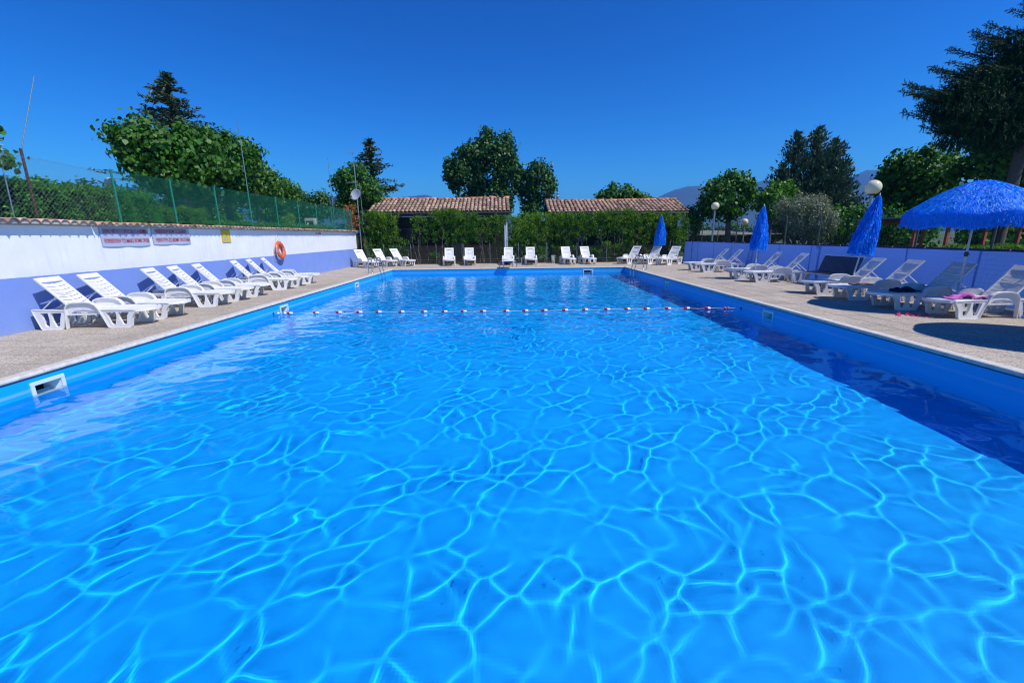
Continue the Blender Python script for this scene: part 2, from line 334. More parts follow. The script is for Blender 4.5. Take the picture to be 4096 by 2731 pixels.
def hill(name, pts, y, depth, seed):
    """ridge line through (x, z) at distance y, with slopes falling towards and away from the camera"""
    g = np.random.default_rng(seed); xs = [p[0] for p in pts]; zs = [p[1] for p in pts]
    X = np.linspace(xs[0], xs[-1], 140); Z = np.interp(X, xs, zs)
    Z = np.convolve(np.pad(Z, 2, 'edge'), np.ones(5)/5, 'valid')+g.normal(size=140)*1.2
    rows = []
    for t in np.linspace(-1, 1, 25):
        k = (1-abs(t))**.85; nz = np.interp(X, X[::7], g.normal(size=len(X[::7])))*14*(1-abs(t))*abs(t)*4
        rows.append(np.stack([X, np.full_like(X, y+t*depth)+np.interp(X, X[::12], g.normal(size=len(X[::12])))*40*(abs(t)), np.maximum(Z*k+nz, -5)], 1))
    V = np.concatenate(rows); n = 140
    F = [(i*n+j, i*n+j+1, (i+1)*n+j+1, (i+1)*n+j) for i in range(24) for j in range(n-1)]
    bb = MB(); bb.add(V.tolist(), F, smooth=True); return tag(bb.build(name, M['hill'], fix=False), kind='structure')
hill('distant_mountain', [(700, 150), (880, 195), (969, 228), (1081, 279), (1194, 307), (1326, 303), (1420, 290), (1589, 308), (1667, 338), (1758, 330), (1900, 300), (2060, 290), (2221, 330), (2289, 372), (2364, 400), (2433, 385), (2524, 335), (2746, 296), (3000, 260), (3300, 180)], 3000, 900, 3)
hill('low_hills', [(-1700, 200), (-1450, 250), (-1203, 255), (-1136, 268), (-1000, 250), (-800, 246), (-678, 257), (-600, 262), (-562, 274), (-530, 268), (-498, 250), (-400, 225), (-250, 180), (0, 130), (300, 60)], 3000, 800, 4)
hill('foothills', [(600, 40), (850, 120), (1000, 155), (1150, 205), (1330, 225), (1500, 215), (1700, 230), (1900, 240), (2200, 215), (2500, 170), (2800, 120)], 2300, 500, 9)

# ------------------------------------------------------------------ pool
b = MB(); b.add([(XL, YN, ZD), (XR, YN, ZD), (XR, YF, ZD), (XL, YF, ZD)], [(0, 1, 2, 3)])
floor = tag(b.build('pool_floor', M['liner'], fix=False), kind='structure')
SK = {'L': [(5.46, 5.91), (11.88, 12.33), (17.89, 18.34)], 'R': [(10.05, 10.5), (16.9, 17.35)], 'F': [(4.0, 4.55)]}
OZ0, OZ1 = -.35, -.155
def pool_side(name, P, a0, a1, opens):
    bb = MB(); cuts = [a0]+[c for (s0, s1) in opens for c in (s0+.05, s1-.05)]+[a1]
    def q(u0, u1, z0, z1): bb.add([P(u0, z0), P(u1, z0), P(u1, z1), P(u0, z1)], [(0, 1, 2, 3)])
    for i in range(len(cuts)-1):
        if i % 2 == 0: q(cuts[i], cuts[i+1], ZD, -.045)
        else: q(cuts[i], cuts[i+1], ZD, OZ0); q(cuts[i], cuts[i+1], OZ1, -.045)
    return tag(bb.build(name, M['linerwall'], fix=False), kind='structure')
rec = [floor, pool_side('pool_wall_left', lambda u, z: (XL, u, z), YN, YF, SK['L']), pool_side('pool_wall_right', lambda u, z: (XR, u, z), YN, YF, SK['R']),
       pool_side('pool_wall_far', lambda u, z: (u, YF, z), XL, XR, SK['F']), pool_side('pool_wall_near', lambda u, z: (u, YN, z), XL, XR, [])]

# water: real waves, so the sun really focuses on the floor
def field(X, Y, seed, l0, l1, n, thm=R(58), ths=.8, frac=.6):
    g = np.random.default_rng(seed); f = np.zeros_like(X); fx = np.zeros_like(X); fy = np.zeros_like(X)
    for i in range(n):
        lam = g.uniform(l0, l1); k = 2*PI/lam; th = g.normal(thm, ths) if g.random() < frac else g.uniform(0, 2*PI)
        ph = g.uniform(0, 2*PI); c, s_ = math.cos(th), math.sin(th); a_ = k*(X*c+Y*s_)+ph
        f += np.sin(a_)/math.sqrt(n/2); q = np.cos(a_)*k/math.sqrt(n/2); fx += q*c; fy += q*s_
    return f, fx, fy
def vor(X,Y,seed,cell,stretch,ang,warp):
    """distance to the edges of a warped, stretched cell pattern"""
    g=np.random.default_rng(seed); ca,sa=math.cos(ang),math.sin(ang)
    wx=np.zeros_like(X); wy=np.zeros_like(X)
    for i in range(14):
        lam=g.uniform(.9,3.2);k=2*math.pi/lam;th=g.uniform(0,6.283);a=k*(X*math.cos(th)+Y*math.sin(th))+g.uniform(0,6.283)
        wx+=np.sin(a)*lam*.045*warp; wy+=np.cos(a*1.03+1)*lam*.045*warp
    for i in range(12):
        lam=g.uniform(.3,.9);k=2*math.pi/lam;th=g.uniform(0,6.283);a=k*(X*math.cos(th)+Y*math.sin(th))+g.uniform(0,6.283)
        wx+=np.sin(a)*lam*.014; wy+=np.cos(a*1.03+1)*lam*.014
    U=((X+wx)*ca+(Y+wy)*sa)/(cell*stretch); V=(-(X+wx)*sa+(Y+wy)*ca)/cell
    iu=np.floor(U).astype(int); iv=np.floor(V).astype(int)
    jit=g.random((128,128,2))
    f1=np.full(X.shape,9e9); p1=np.zeros(X.shape+(2,)); 
    pts=[]
    for du in (-2,-1,0,1,2):
        for dv in (-2,-1,0,1,2):
            a=iu+du;b=iv+dv; j=jit[a%128,b%128]
            px=a+.12+.76*j[...,0]; py=b+.12+.76*j[...,1]; pts.append((px,py))
            d=(px-U)**2+(py-V)**2; m=d<f1; f1=np.where(m,d,f1); p1[...,0]=np.where(m,px,p1[...,0]); p1[...,1]=np.where(m,py,p1[...,1])
    e1=np.full(X.shape,9e9)
    for px,py in pts:
        dx=px-p1[...,0];dy=py-p1[...,1];l=np.hypot(dx,dy); ok=l>1e-6
        # distance to the bisector, in metres
        t=(((px-U)**2+(py-V)**2)-f1)/2; gr=np.sqrt((dx/(cell*stretch))**2+(dy/cell)**2)
        e=np.where(ok,t/np.maximum(gr,1e-6),9e9)
        e1=np.minimum(e1,e)
    return e1
def waves(X, Y):
    """narrow crests round flatter hollows, plus ordinary ripples that grow towards the far end"""
    Z = np.zeros_like(X)
    for seed, cell, st_, ang, wt, sg in ((3, .335, 1.5, .95, 1, .058), (5, .62, 1.2, .25, .5, .062)):
        e = vor(X, Y, seed, cell, st_, ang, .33); amp = np.clip(.68+.42*field(X, Y, seed+10, .6, 2.0, 16)[0], .06, 1.1)
        Z += wt*amp*2.6*sg*sg*.5/(1+(e/sg)**2)
    far = np.clip((Y-7)/9, 0, 1)
    Z += (.0016+.0016*far)*field(X, Y, 7, .5, 2.2, 50)[0]
    Z += (.00012+.0012*far)*field(X, Y, 8, .16, .45, 40, R(80), .6, .7)[0]
    return Z
st = .03
nx = int((XR-XL)/st); ny = int((YF-YN)/st)
gx, gy = np.meshgrid(np.linspace(XL, XR, nx+1), np.linspace(YN, YF, ny+1))
gz = waves(gx, gy)
lim = 1.4+3*np.clip((gy-8)/8, 0, 1)
for _ in range(60):           # crests of small ripples are never sharper than this
    lap = np.zeros_like(gz); lap[1:-1, 1:-1] = (gz[1:-1, 2:]+gz[1:-1, :-2]+gz[2:, 1:-1]+gz[:-2, 1:-1]-4*gz[1:-1, 1:-1])/st**2
    gz += st*st*.24*np.minimum(lap+lim, 0)
gz -= gz.mean()
me = bpy.data.meshes.new('pool_water'); nv = (nx+1)*(ny+1)
me.vertices.add(nv); me.vertices.foreach_set('co', np.stack([gx, gy, gz+WZ], 2).astype(np.float32).ravel())
idx = np.arange(nv, dtype=np.int32).reshape(ny+1, nx+1)
F = np.stack([idx[:-1, :-1], idx[:-1, 1:], idx[1:, 1:], idx[1:, :-1]], 2).reshape(-1)
me.loops.add(len(F)); me.loops.foreach_set('vertex_index', F); me.polygons.add(nx*ny); me.polygons.foreach_set('loop_start', np.arange(0, len(F), 4, dtype=np.int32))
me.polygons.foreach_set('use_smooth', np.ones(nx*ny, dtype=bool)); me.update(calc_edges=True)
water = tag(link('pool_water', me), kind='structure')
m = bpy.data.materials.new('water'); m.use_nodes = True; N, L = nodes(m); N.remove(N['Principled BSDF'])
gl = N.new('ShaderNodeBsdfGlass'); gl.inputs['IOR'].default_value = 1.33; gl.inputs['Roughness'].default_value = 0; gl.inputs['Color'].default_value = (.86, .98, 1, 1)
L.new(gl.outputs[0], N['Material Output'].inputs[0]); me.materials.append(m)
water.cycles.is_caustics_caster = True

# coping: bullnosed stones, .6 m each
def coping_mesh(length):
    bb = MB(); L2 = length/2-.003
    prof = [(.205, -.05), (.205, 0), (.06, .004), (.045, .012), (.02, .014), (-.005, .006), (-.018, -.012), (-.018, -.03), (-.005, -.045), (.03, -.05)]
    n = len(prof); v = [(x, -L2, z) for x, z in prof]+[(x, L2, z) for x, z in prof]
    bb.add(v, [(i, (i+1) % n, (i+1) % n+n, i+n) for i in range(n)], smooth=False); bb.add(v, [tuple(range(n))[::-1], tuple(range(n, 2*n))])
    o = bb.build('coping_stone', M['coping']); me = o.data; bpy.data.objects.remove(o); return me
cop = tag(bpy.data.objects.new('pool_coping', None), kind='structure'); COL.objects.link(cop)
def coping_run(p0, p1, rz):
    d = (Vector(p1)-Vector(p0)); n = max(1, round(d.length/.6)); ln = d.length/n; me = coping_mesh(ln)
    for i in range(n):
        o = link('coping_stone', me, cop); o.location = Vector(p0)+d*((i+.5)/n); o.location.z += random.uniform(-.0015, .0015); o.rotation_euler = (0, 0, rz)
coping_run((XL, YN-.2, 0), (XL, YF, 0), PI); coping_run((XR, YN-.2, 0), (XR, YF, 0), 0)
coping_run((XL-.205, YF, 0), (XR+.205, YF, 0), PI/2); coping_run((XL, YN, 0), (XR, YN, 0), -PI/2)
# liner track: thin dark rail beneath the coping
b = MB()
b.box((XL-.003, (YN+YF)/2, -.055), (.016, YF-YN, .011), 0); b.box((XR+.003, (YN+YF)/2, -.055), (.016, YF-YN, .011), 0); b.box(((XL+XR)/2, YF+.003, -.055), (XR-XL, .016, .011), 0)
b.build('liner_track', M['dark'], cop)

# deck slabs .5 m
slabs = []
def slab_area(x0, x1, y0, y1):
    nx_ = max(1, round((x1-x0)/.5)); ny_ = max(1, round((y1-y0)/.5)); dx = (x1-x0)/nx_; dy = (y1-y0)/ny_
    for i in range(nx_):
        for j in range(ny_): slabs.append((x0+(i+.5)*dx, y0+(j+.5)*dy, dx, dy))
slab_area(-9.41, XL-.21, 0, YF+.21); slab_area(XR+.21, 10.93, 0, YF+.21); slab_area(-9.41, 10.93, YF+.21, 27.9); slab_area(-9.41, 10.93, -3, 0)
deck = tag(bpy.data.objects.new('pool_deck', None), kind='structure'); COL.objects.link(deck)
b = MB()
for (x0, x1, y0, y1) in ((-9.41, XL-.1, -3, 27.9), (XR+.1, 10.95, -3, 27.9), (XL-.1, XR+.1, YF+.1, 27.9), (XL-.1, XR+.1, -3, YN-.1)):
    b.add([(x0, y0, -.02), (x1, y0, -.02), (x1, y1, -.02), (x0, y1, -.02)], [(0, 1, 2, 3)])
tag(b.build('joint_bed', M['soil'], deck, fix=False), kind='stuff')
def vis(x, y):
    p = Vector((x, y, -1.7)); d = p.dot(Fw)
    return d > .3 and abs(p.dot(Rt)/d) < 1.2 and abs(p.dot(Up)/d) < .82
slabs.sort(key=lambda s: (0 if vis(s[0], s[1]) else 1, s[0]**2+s[1]**2))
cache = {}
rest = MB()
for i, (x, y, dx, dy) in enumerate(slabs):
    if i < 300:
        key = (round(dx, 3), round(dy, 3))
        if key not in cache:
            q = MB(); q.box((0, 0, -.015), (dx-.009, dy-.009, .03)); o = q.build('slab', M['deck'], bevel=.003); cache[key] = o.data; bpy.data.objects.remove(o)
        o = link('slab', cache[key], deck); o.location = (x, y, random.uniform(-.0012, .0012))
    else: rest.box((x, y, -.015+random.uniform(-.001, .001)), (dx-.009, dy-.009, .03))
tag(rest.build('far_slabs', M['deck'], deck, fix=False), kind='stuff')

# skimmers
def skimmer(x, y, rz, wd, label):
    r = empty('pool_skimmer', (x, y, -.25), rz, label, 'pool skimmer', 'skimmers set in the pool walls')
    b = MB(); W = wd/2; z0, z1 = -.14, .13          # local: +x out of the wall, y along it
    b.box((.008, 0, z1-.025), (.02, wd, .05)); b.box((.008, 0, z0+.02), (.02, wd, .04)); b.box((.008, -W+.025, -.0025), (.02, .05, z1-z0-.095)); b.box((.008, W-.025, -.0025), (.02, .05, z1-z0-.095))
    b.build('frame', M['skimmer'], r, bevel=.004)
    b = MB(); hw = W-.05; iz0, iz1 = z0+.04, z1-.05
    b.add([(0, -hw, iz0), (0, hw, iz0), (0, hw, iz1), (0, -hw, iz1), (-.22, -hw+.07, iz0+.01), (-.22, hw-.07, iz0+.01), (-.22, hw-.07, iz1-.01), (-.22, -hw+.07, iz1-.01)], [(0, 4, 5, 1), (1, 5, 6, 2), (2, 6, 7, 3), (3, 7, 4, 0)])
    b.build('throat', M['skimmer'], r, fix=False)
    b = MB(); b.box((-.2, 0, (iz0+iz1)/2), (.01, 2*hw-.1, iz1-iz0)); b.build('opening', M['dark'], r)
    b = MB(); b.box((-.09, 0, iz0+.035), (.008, 2*hw-.10, .09), rot=Matrix.Rotation(R(-28), 3, 'Y')); b.build('flap', M['skimflap'], r)
skimmer(XL, 5.685, 0, .45, 'white skimmer mouth in the left pool wall nearest the camera')
skimmer(XL, 12.105, 0, .45, 'white skimmer mouth in the left pool wall beside the float line')
skimmer(XL, 18.115, 0, .45, 'white skimmer mouth in the left pool wall farthest away, near the ladder')
skimmer(XR, 10.275, PI, .45, 'shaded blue skimmer mouth in the right pool wall nearest the camera')
skimmer(XR, 17.125, PI, .45, 'shaded blue skimmer mouth in the right pool wall near the far ladder')
skimmer(4.275, YF, -PI/2, .55, 'white skimmer with dark opening in the far pool wall')

# ladders
def ladder(x, y, rz, label):
    r = empty('pool_ladder', (x, y, 0), rz, label, 'pool ladder', 'steel ladders in the far pool corners')     # local +x towards the water, origin at the wall
    for sy in (-.27, .27):
        b = MB(); pts = [(-.42, sy, 0), (-.42, sy, .38)]
        for k in range(0, 9):
            a = PI-k*(PI-.72)/8; pts.append((-.20+.22*math.cos(a), sy, .52+.20*math.sin(a)))
        pts += [(.09, sy, .30), (.17, sy, .0), (.20, sy, -.12), (.20, sy, -1.2)]
        b.tube(pts, .021, 10); b.build('handrail', M['steel'], r)
        b = MB(); b.lathe([(.02, .03), (.045, .012), (.05, 0)], 14, c=(-.42, sy, 0)); b.build('rail_flange', M['steel'], r)
    for z in (-.42, -.68, -.94):
        b = MB(); b.box((.20, 0, z), (.09, .52, .025)); b.build('step', M['steel'], r)
ladder(XL, 21.38, 0, 'stainless ladder at the far left corner of the pool')
ladder(XR, 21.48, PI, 'stainless ladder at the far right corner of the pool')

# starting platform on the far edge
r = empty('starting_platform', (-.06, 24.0, 0), 0, 'low white platform with curved steel side rails on the far pool edge', 'platform')
b = MB(); b.box((0, -.05, .385), (.66, 1.05, .03)); b.build('board', M['white'], r, bevel=.006)
for s_ in (-1, 1):
    b = MB(); b.tube([(s_*.47, .32, 0), (s_*.465, .32, .2), (s_*.43, .31, .31), (s_*.36, .30, .36), (s_*.24, .30, .355)], .022, 10); b.build('side_rail', M['steel'], r)
    b = MB(); b.tube([(s_*.24, .45, 0), (s_*.24, .42, .37)], .018, 8); b.build('leg', M['steel'], r)

# float line across the pool
r = empty('float_line', (0, 11.52, WZ+.02), 0, 'red and white float line stretched across the pool', 'float line')
b = MB(); pts = []
for i in range(90):
    x = XL+.02+(XR-XL-.04)*i/89; pts.append((x, .05*math.sin(i*.11), .012+.008*math.sin(i*1.3)))
b.tube(pts, .0055, 5); b.build('rope', M['rope'], r)
FX = [-5.9, -5.21, -4.6, -4.05, -3.53, -2.91, -2.3, -1.75, -1.23, -.71, -.09, .42, .93, 1.49, 2.03, 2.63, 3.18, 3.7, 4.28, 4.78, 5.34]
b = MB(); b.lathe([(.006, -.094), (.03, -.085), (.043, -.06), (.045, -.004), (.045, 0)], 14); fr = b.build('red_half', M['red'])
b = MB(); b.lathe([(.045, 0), (.045, .004), (.043, .06), (.03, .085), (.006, .094)], 14); fw = b.build('white_half', M['white'])
for i, x in enumerate(FX):
    e = bpy.data.objects.new('float', None); COL.objects.link(e); e.parent = r; e.location = (x, .05*math.sin((x+6.3)/12.5*89*.11), .016); e.rotation_euler = (0, PI/2+random.uniform(-.06, .06), random.uniform(-.12, .12)); e.scale = (.76, .76, .9)
    for s0 in (fr, fw):
        o = s0 if i == 0 else s0.copy()
        if i: COL.objects.link(o)
        o.parent = e
for x, mm, rr in ((-6.21, 'white', .036), (-6.03, 'white', .040), (5.80, 'orange', .034), (5.88, 'orange', .034)):
    b = MB(); b.lathe([(rr*math.sin(a), -rr*math.cos(a)) for a in np.linspace(.05, PI-.05, 9)], 14, c=(x, .01, .016)); b.build('ball_float', M[mm], r)
for x in (XL, XR):
    b = MB(); b.lathe([(.001, -.02), (.03, -.018), (.03, .018), (.001, .02)], 10, c=(0, 0, 0)); o = b.build('wall_anchor', M['dark'], r); o.location = (x, 0, .01); o.rotation_euler = (0, PI/2, 0)

# ------------------------------------------------------------------ left wall
WX = -9.41
wall = empty('rendered_wall', (0, 0, 0), 0, 'long white rendered wall with blue lower band and clay tile top', 'wall')
def wall_body(y0, y1, x, zt):
    b = MB(); n = int((y1-y0)/.25); g = np.random.default_rng(int(y1))
    V = []; F = []
    ys = np.linspace(y0, y1, n+1); zs = np.linspace(-.05, zt, 9)
    for j, z in enumerate(zs):
        for i, y in enumerate(ys): V.append((x+g.normal()*.002, y, z))
    for j in range(8):
        for i in range(n): F.append((j*(n+1)+i, j*(n+1)+i+1, (j+1)*(n+1)+i+1, (j+1)*(n+1)+i))
    b.add(V, F, smooth=True)
    b.box((x-.14, (y0+y1)/2, zt/2-.025), (.25, y1-y0-.004, zt+.04))
    b.build('wall_section', M['wall'], wall, fix=False)
wall_body(2.0, 10.16, WX+.03, 2.0); wall_body(10.16, 27.55, WX, 2.0)
def cover_tile(L_, r0, r1, th=.014, n=7):
    bb = MB(); V = []
    for (x, r_) in ((0, r0), (L_, r1)):
        for rr in (r_, r_-th):
            for k in range(n+1):
                a = PI*k/n; V.append((x, rr*math.cos(a), rr*math.sin(a)*.85))
    m_ = n+1; F = []
    for k in range(n):
        F += [(k, k+1, 2*m_+k+1, 2*m_+k), (m_+k, 3*m_+k, 3*m_+k+1, m_+k+1), (k, m_+k, m_+k+1, k+1), (2*m_+k, 2*m_+k+1, 3*m_+k+1, 3*m_+k)]
    F += [(0, 2*m_, 3*m_, m_), (n, m_+n, 3*m_+n, 2*m_+n)]
    bb.add(V, F, smooth=True); return bb
def mesh_of(bb, name, m):
    o = bb.build(name, m); me = o.data; bpy.data.objects.remove(o); return me
tm = mesh_of(cover_tile(.42, .088, .075), 'cover_tile', M['tile']); tmo = mesh_of(cover_tile(.42, .105, .09), 'cover_tile', M['tileold'])
def tilerow(y0, y1, pitch, me, x, mi):
    # bedding mortar under the tiles, with a wavy front made by lumps between tiles
    n = int((y1-y0)/pitch)
    b = MB()
    b.box((x-.10, (y0+y1)/2, 2.022), (.38, y1-y0, .044))
    for i in range(n+1):
        y = y0+(i)*pitch
        if y > y1-.02: continue
        b.box((x+.07, y, 2.062), (.16, pitch*.34, .05), taper=.5)
    b.build('mortar_bed', M['mortar'], wall)
    for i in range(n):
        o = link('cover_tile', me, wall); o.location = (x+.185+random.uniform(-.014, .012), y0+(i+.5)*pitch, 2.035+random.uniform(-.006, .012))
        o.rotation_euler = (random.uniform(-.05, .05), random.uniform(-.10, -.04), PI+random.uniform(-.05, .05))
        f = MB() if False else None
tilerow(2.1, 10.12, .195, tmo, WX+.03, 0); tilerow(10.2, 27.55, .185, tm, WX, 1)
# mortar plugs filling the tile mouths
b = MB()
for (y0, y1, p, x, r_) in ((2.1, 10.12, .195, WX+.03, .09), (10.2, 27.55, .185, WX, .074)):
    for i in range(int((y1-y0)/p)):
        y = y0+(i+.5)*p; n = 8; ring = [(x+.150, y+r_*math.cos(PI*k/n), 2.03+r_*.83*math.sin(PI*k/n)) for k in range(n+1)]
        back = [(x-.1, q[1], q[2]) for q in ring]
        b.add(ring+back, [tuple(range(n+1))]+[(k, k+1, n+2+k, n+1+k) for k in range(n)])
tag(b.build('mortar_plugs', M['mortar'], wall), kind='stuff')

def text(body, name, loc, rot, size, sx, m, parent, bold=.012):
    c = bpy.data.curves.new(name, 'FONT'); c.body = body; c.size = size; c.extrude = .001; c.offset = bold*size; c.materials.append(m)
    o = bpy.data.objects.new(name, c); COL.objects.link(o); o.parent = parent; o.location = loc; o.rotation_euler = rot; o.scale = (sx, 1, 1); return o
def fit_text(body, y0, y1, z, h, m, parent, x):
    """letters on a plane facing +X, reading along +Y"""
    o = text(body, 'lettering', (x, y0, z), (PI/2, 0, PI/2), h/.70, 1, m, parent, .012)
    bpy.context.view_layer.update(); dg = bpy.context.evaluated_depsgraph_get()
    me = bpy.data.meshes.new_from_object(o.evaluated_get(dg)); wd = max(v.co.x for v in me.vertices)-min(v.co.x for v in me.vertices)
    bpy.data.objects.remove(o); o = tag(link('lettering', me, parent), kind='stuff'); o.location = (x, y0, z); o.rotation_euler = (PI/2, 0, PI/2); o.scale = ((y1-y0)/wd, 1, 1)
def banner(y0, y1, z0, z1, label, rows):
    r = empty('warning_banner', (0, 0, 0), 0, label, 'banner', 'red lettered warning banners under the wall tiles')
    n = 24; V = []; F = []
    for j in range(5):
        for i in range(n+1):
            t = i/n; s = j/4; bulge = .012*abs(math.sin(2*PI*t))*(1-s)**2+.006
            V.append((WX+.012+bulge, y0+(y1-y0)*t, z0-.012*abs(math.sin(2*PI*t))*(1-s)+(z1-z0)*s))
    for j in range(4):
        for i in range(n): F.append((j*(n+1)+i, j*(n+1)+i+1, (j+1)*(n+1)+i+1, (j+1)*(n+1)+i))
    k = len(V); V += [(v[0]-.004, v[1], v[2]) for v in V]; F += [tuple(q+k for q in f[::-1]) for f in F]
    b = MB(); b.add(V, F, smooth=True); b.build('vinyl_sheet', M['banner'], r, fix=False)
    for body, a0, a1, z, h in rows: fit_text(body, a0, a1, z, h, M['lettering'], r, WX+.028)
banner(10.34, 11.72, 1.56, 2.0, 'grey banner forbidding bomb dives in Italian and English', [('SONO VIETATI TUFFI E SALTI A BOMBA', 10.41, 11.67, 1.862, .095), ('FORBIDDEN TO MAKE BOMB DIVES', 10.40, 11.68, 1.64, .095)])
banner(11.83, 13.21, 1.58, 2.0, 'grey banner forbidding bomb dives in Dutch and German', [('VERBODEN BOM TE DUIKEN', 11.94, 13.08, 1.872, .095), ('VERBOTEN ZU BOMB TAUCHEN', 11.92, 13.17, 1.645, .1)])
r = empty('yellow_notice', (0, 0, 0), 0, 'small yellow notice board with pale printed panels on the white wall', 'notice')
b = MB(); b.box((WX+.012, 14.905, 1.795), (.01, .46, .39)); b.build('board', M['yellow'], r, bevel=.004)
b = MB(); b.box((WX+.019, 14.85, 1.695), (.004, .27, .085)); b.box((WX+.019, 14.86, 1.86), (.004, .26, .04)); b.box((WX+.019, 14.84, 1.79), (.004, .2, .018)); b.build('printed_panel', M['signgrey'], r)
b = MB(); b.box((WX+.021, 14.905, 1.602), (.012, .44, .012)); b.build('lower_rail', M['signgrey'], r)
r = empty('depth_sign', (0, 0, 0), 0, 'tiny white sign with red letters near the far end of the wall', 'sign')
b = MB(); b.box((WX+.012, 22.13, 1.9), (.008, .66, .23)); b.build('board', M['white'], r, bevel=.003)
fit_text('VI NM', 21.84, 22.40, 1.85, .12, M['lettering'], r, WX+.018)

# lifebuoy
LB = Vector((WX+.11, 18.12, 1.235))
r = empty('lifebuoy', LB, 0, 'orange ring lifebuoy with grey bands hanging on the left wall', 'lifebuoy')
b = MB(); n, k = 40, 14; V = []
for i in range(n):
    a = 2*PI*i/n; 
    for j in range(k):
        t = 2*PI*j/k; rr = .285+.085*math.cos(t); V.append((.055*math.sin(t), rr*math.cos(a), rr*math.sin(a)))
b.add(V, [(i*k+j, ((i+1) % n)*k+j, ((i+1) % n)*k+(j+1) % k, i*k+(j+1) % k) for i in range(n) for j in range(k)], smooth=True)
o = b.build('ring', M['orange'], r); o.rotation_euler = (0, R(-8), R(4))
for a0 in (PI*.03, PI*.53, PI*1.03, PI*1.53):
    b = MB(); V = []
    for i in range(4):
        a = a0-.09+.18*i/3
        for j in range(k):
            t = 2*PI*j/k; rr = .285+.088*math.cos(t); V.append((.058*math.sin(t), rr*math.cos(a), rr*math.sin(a)))
    b.add(V, [(i*k+j, (i+1)*k+j, (i+1)*k+(j+1) % k, i*k+(j+1) % k) for i in range(3) for j in range(k)], smooth=True)
    o = b.build('band', M['greytape'], r); o.rotation_euler = (0, R(-8), R(4))
b = MB(); b.tube([(-.03, -.16, .32), (-.04, -.10, .62), (-.03, .12, .34)], .006, 5); b.tube([(.02, -.36, .22), (.04, -.40, 0), (.03, -.38, -.25), (.03, -.2, -.36), (.03, .03, -.40)], .007, 5)
b.tube([(-.04, -.3, .2), (-.07, -.42, -.1), (-.08, -.38, -.38), (-.08, -.27, -.44), (-.08, -.22, -.36)], .006, 5); b.build('grab_rope', M['rope'], r)

# ------------------------------------------------------------------ fences
def chain_link(name, P, length, h, pitch, r, m, parent):
    """diagonal wires woven to diamonds; P(u, v, off) -> point"""
    V = []; half = r
    n = int((length+h)/pitch)
    tot = []
    for s in (1, -1):
        for i in range(-int(h/pitch)-1, n+1):
            u0 = i*pitch
            a = (u0, 0) if s == 1 else (u0, h); bq = (u0+h, h) if s == 1 else (u0+h, 0)
            # clip to length
            t0 = max(0, -a[0]/h) if a[0] < 0 else 0; t1 = min(1, (length-a[0])/h)
            if t1 <= t0: continue
            p0 = (a[0]+(bq[0]-a[0])*t0, a[1]+(bq[1]-a[1])*t0); p1 = (a[0]+(bq[0]-a[0])*t1, a[1]+(bq[1]-a[1])*t1)
            tot.append((p0, p1, s))
    b = MB()
    for p0, p1, s in tot:
        A = Vector(P(p0[0], p0[1], s*r*.7)); B = Vector(P(p1[0], p1[1], s*r*.7)); b.tube([A, B], r, 3, caps=False)
    return tag(b.build('wire_mesh', m, parent, fix=False), kind='stuff')
lf = empty('green_mesh_fence', (0, 0, 0), 0, 'green chain link fence with green posts on top of the tiled wall', 'fence')
FXp = -9.58
chain_link('m', lambda u, v, o: (FXp+o, 11.2+u, 2.16+v), 16.3, 1.17, .068, .0025, M['greenwire'], lf)
posts = [11.2, 13.07, 14.97, 16.87, 18.78, 20.7, 22.6, 24.5, 26.4, 27.5]
for y in posts:
    b = MB(); b.tube([(FXp, y, 2.0), (FXp, y, 3.36)], .024, 8); b.build('post', M['greenwire'], lf)
for z in (2.2, 2.78, 3.33):
    b = MB(); b.tube([(FXp+.01, 11.2, z), (FXp+.01, 27.5, z)], .004, 5); b.build('tension_wire', M['greenwire'], lf)
nf = empty('grey_mesh_fence', (0, 0, 0), 0, 'older blue grey wire netting at the near end of the tiled wall', 'fence')
chain_link('m', lambda u, v, o: (FXp+o, 4.2+u, 2.12+v*(1+.06*math.sin((4.2+u)*.9))), 7.0, 1.17, .085, .0018, M['netgrey'], nf)
for y in (5.2, 7.3):
    b = MB(); b.tube([(FXp, y, 2.0), (FXp, y, 3.4)], .022, 8); b.build('post', M['galv'], nf)
b = MB(); b.tube([(FXp, 4.2+i*.5, 3.30+.02*math.sin(i*1.9)) for i in range(15)], .004, 5); b.build('tension_wire', M['netgrey'], nf)
for y, z0, zt, dy, lab in ((16.98, 2.0, 5.85, -.02, 'very thin tall mast rising above the fence in front of the lime trees'), (24.95, 2.0, 5.85, -.03, 'very thin tall mast rising above the far end of the fence')):
    b = MB(); b.tube([(FXp-.05, y, z0), (FXp-.05, y+dy, zt)], [.02, .012], 7); tag(b.build('thin_mast', M['netgrey']), lab, 'mast', 'thin masts behind the wall fence')
r = empty('rusty_post', (-9.72, 9.37, 2.0), 0, 'rusty steel post carrying a thin leaning blue pole at the left edge', 'post')
b = MB(); b.tube([(0, 0, -.1), (0, .02, 1.5)], .024, 8); b.build('steel_tube', M['rust'], r)
b = MB(); b.tube([(0, .02, 1.45), (-.02, .68, 3.0)], [.012, .009], 6); b.build('thin_pole', M['netgrey'], r)

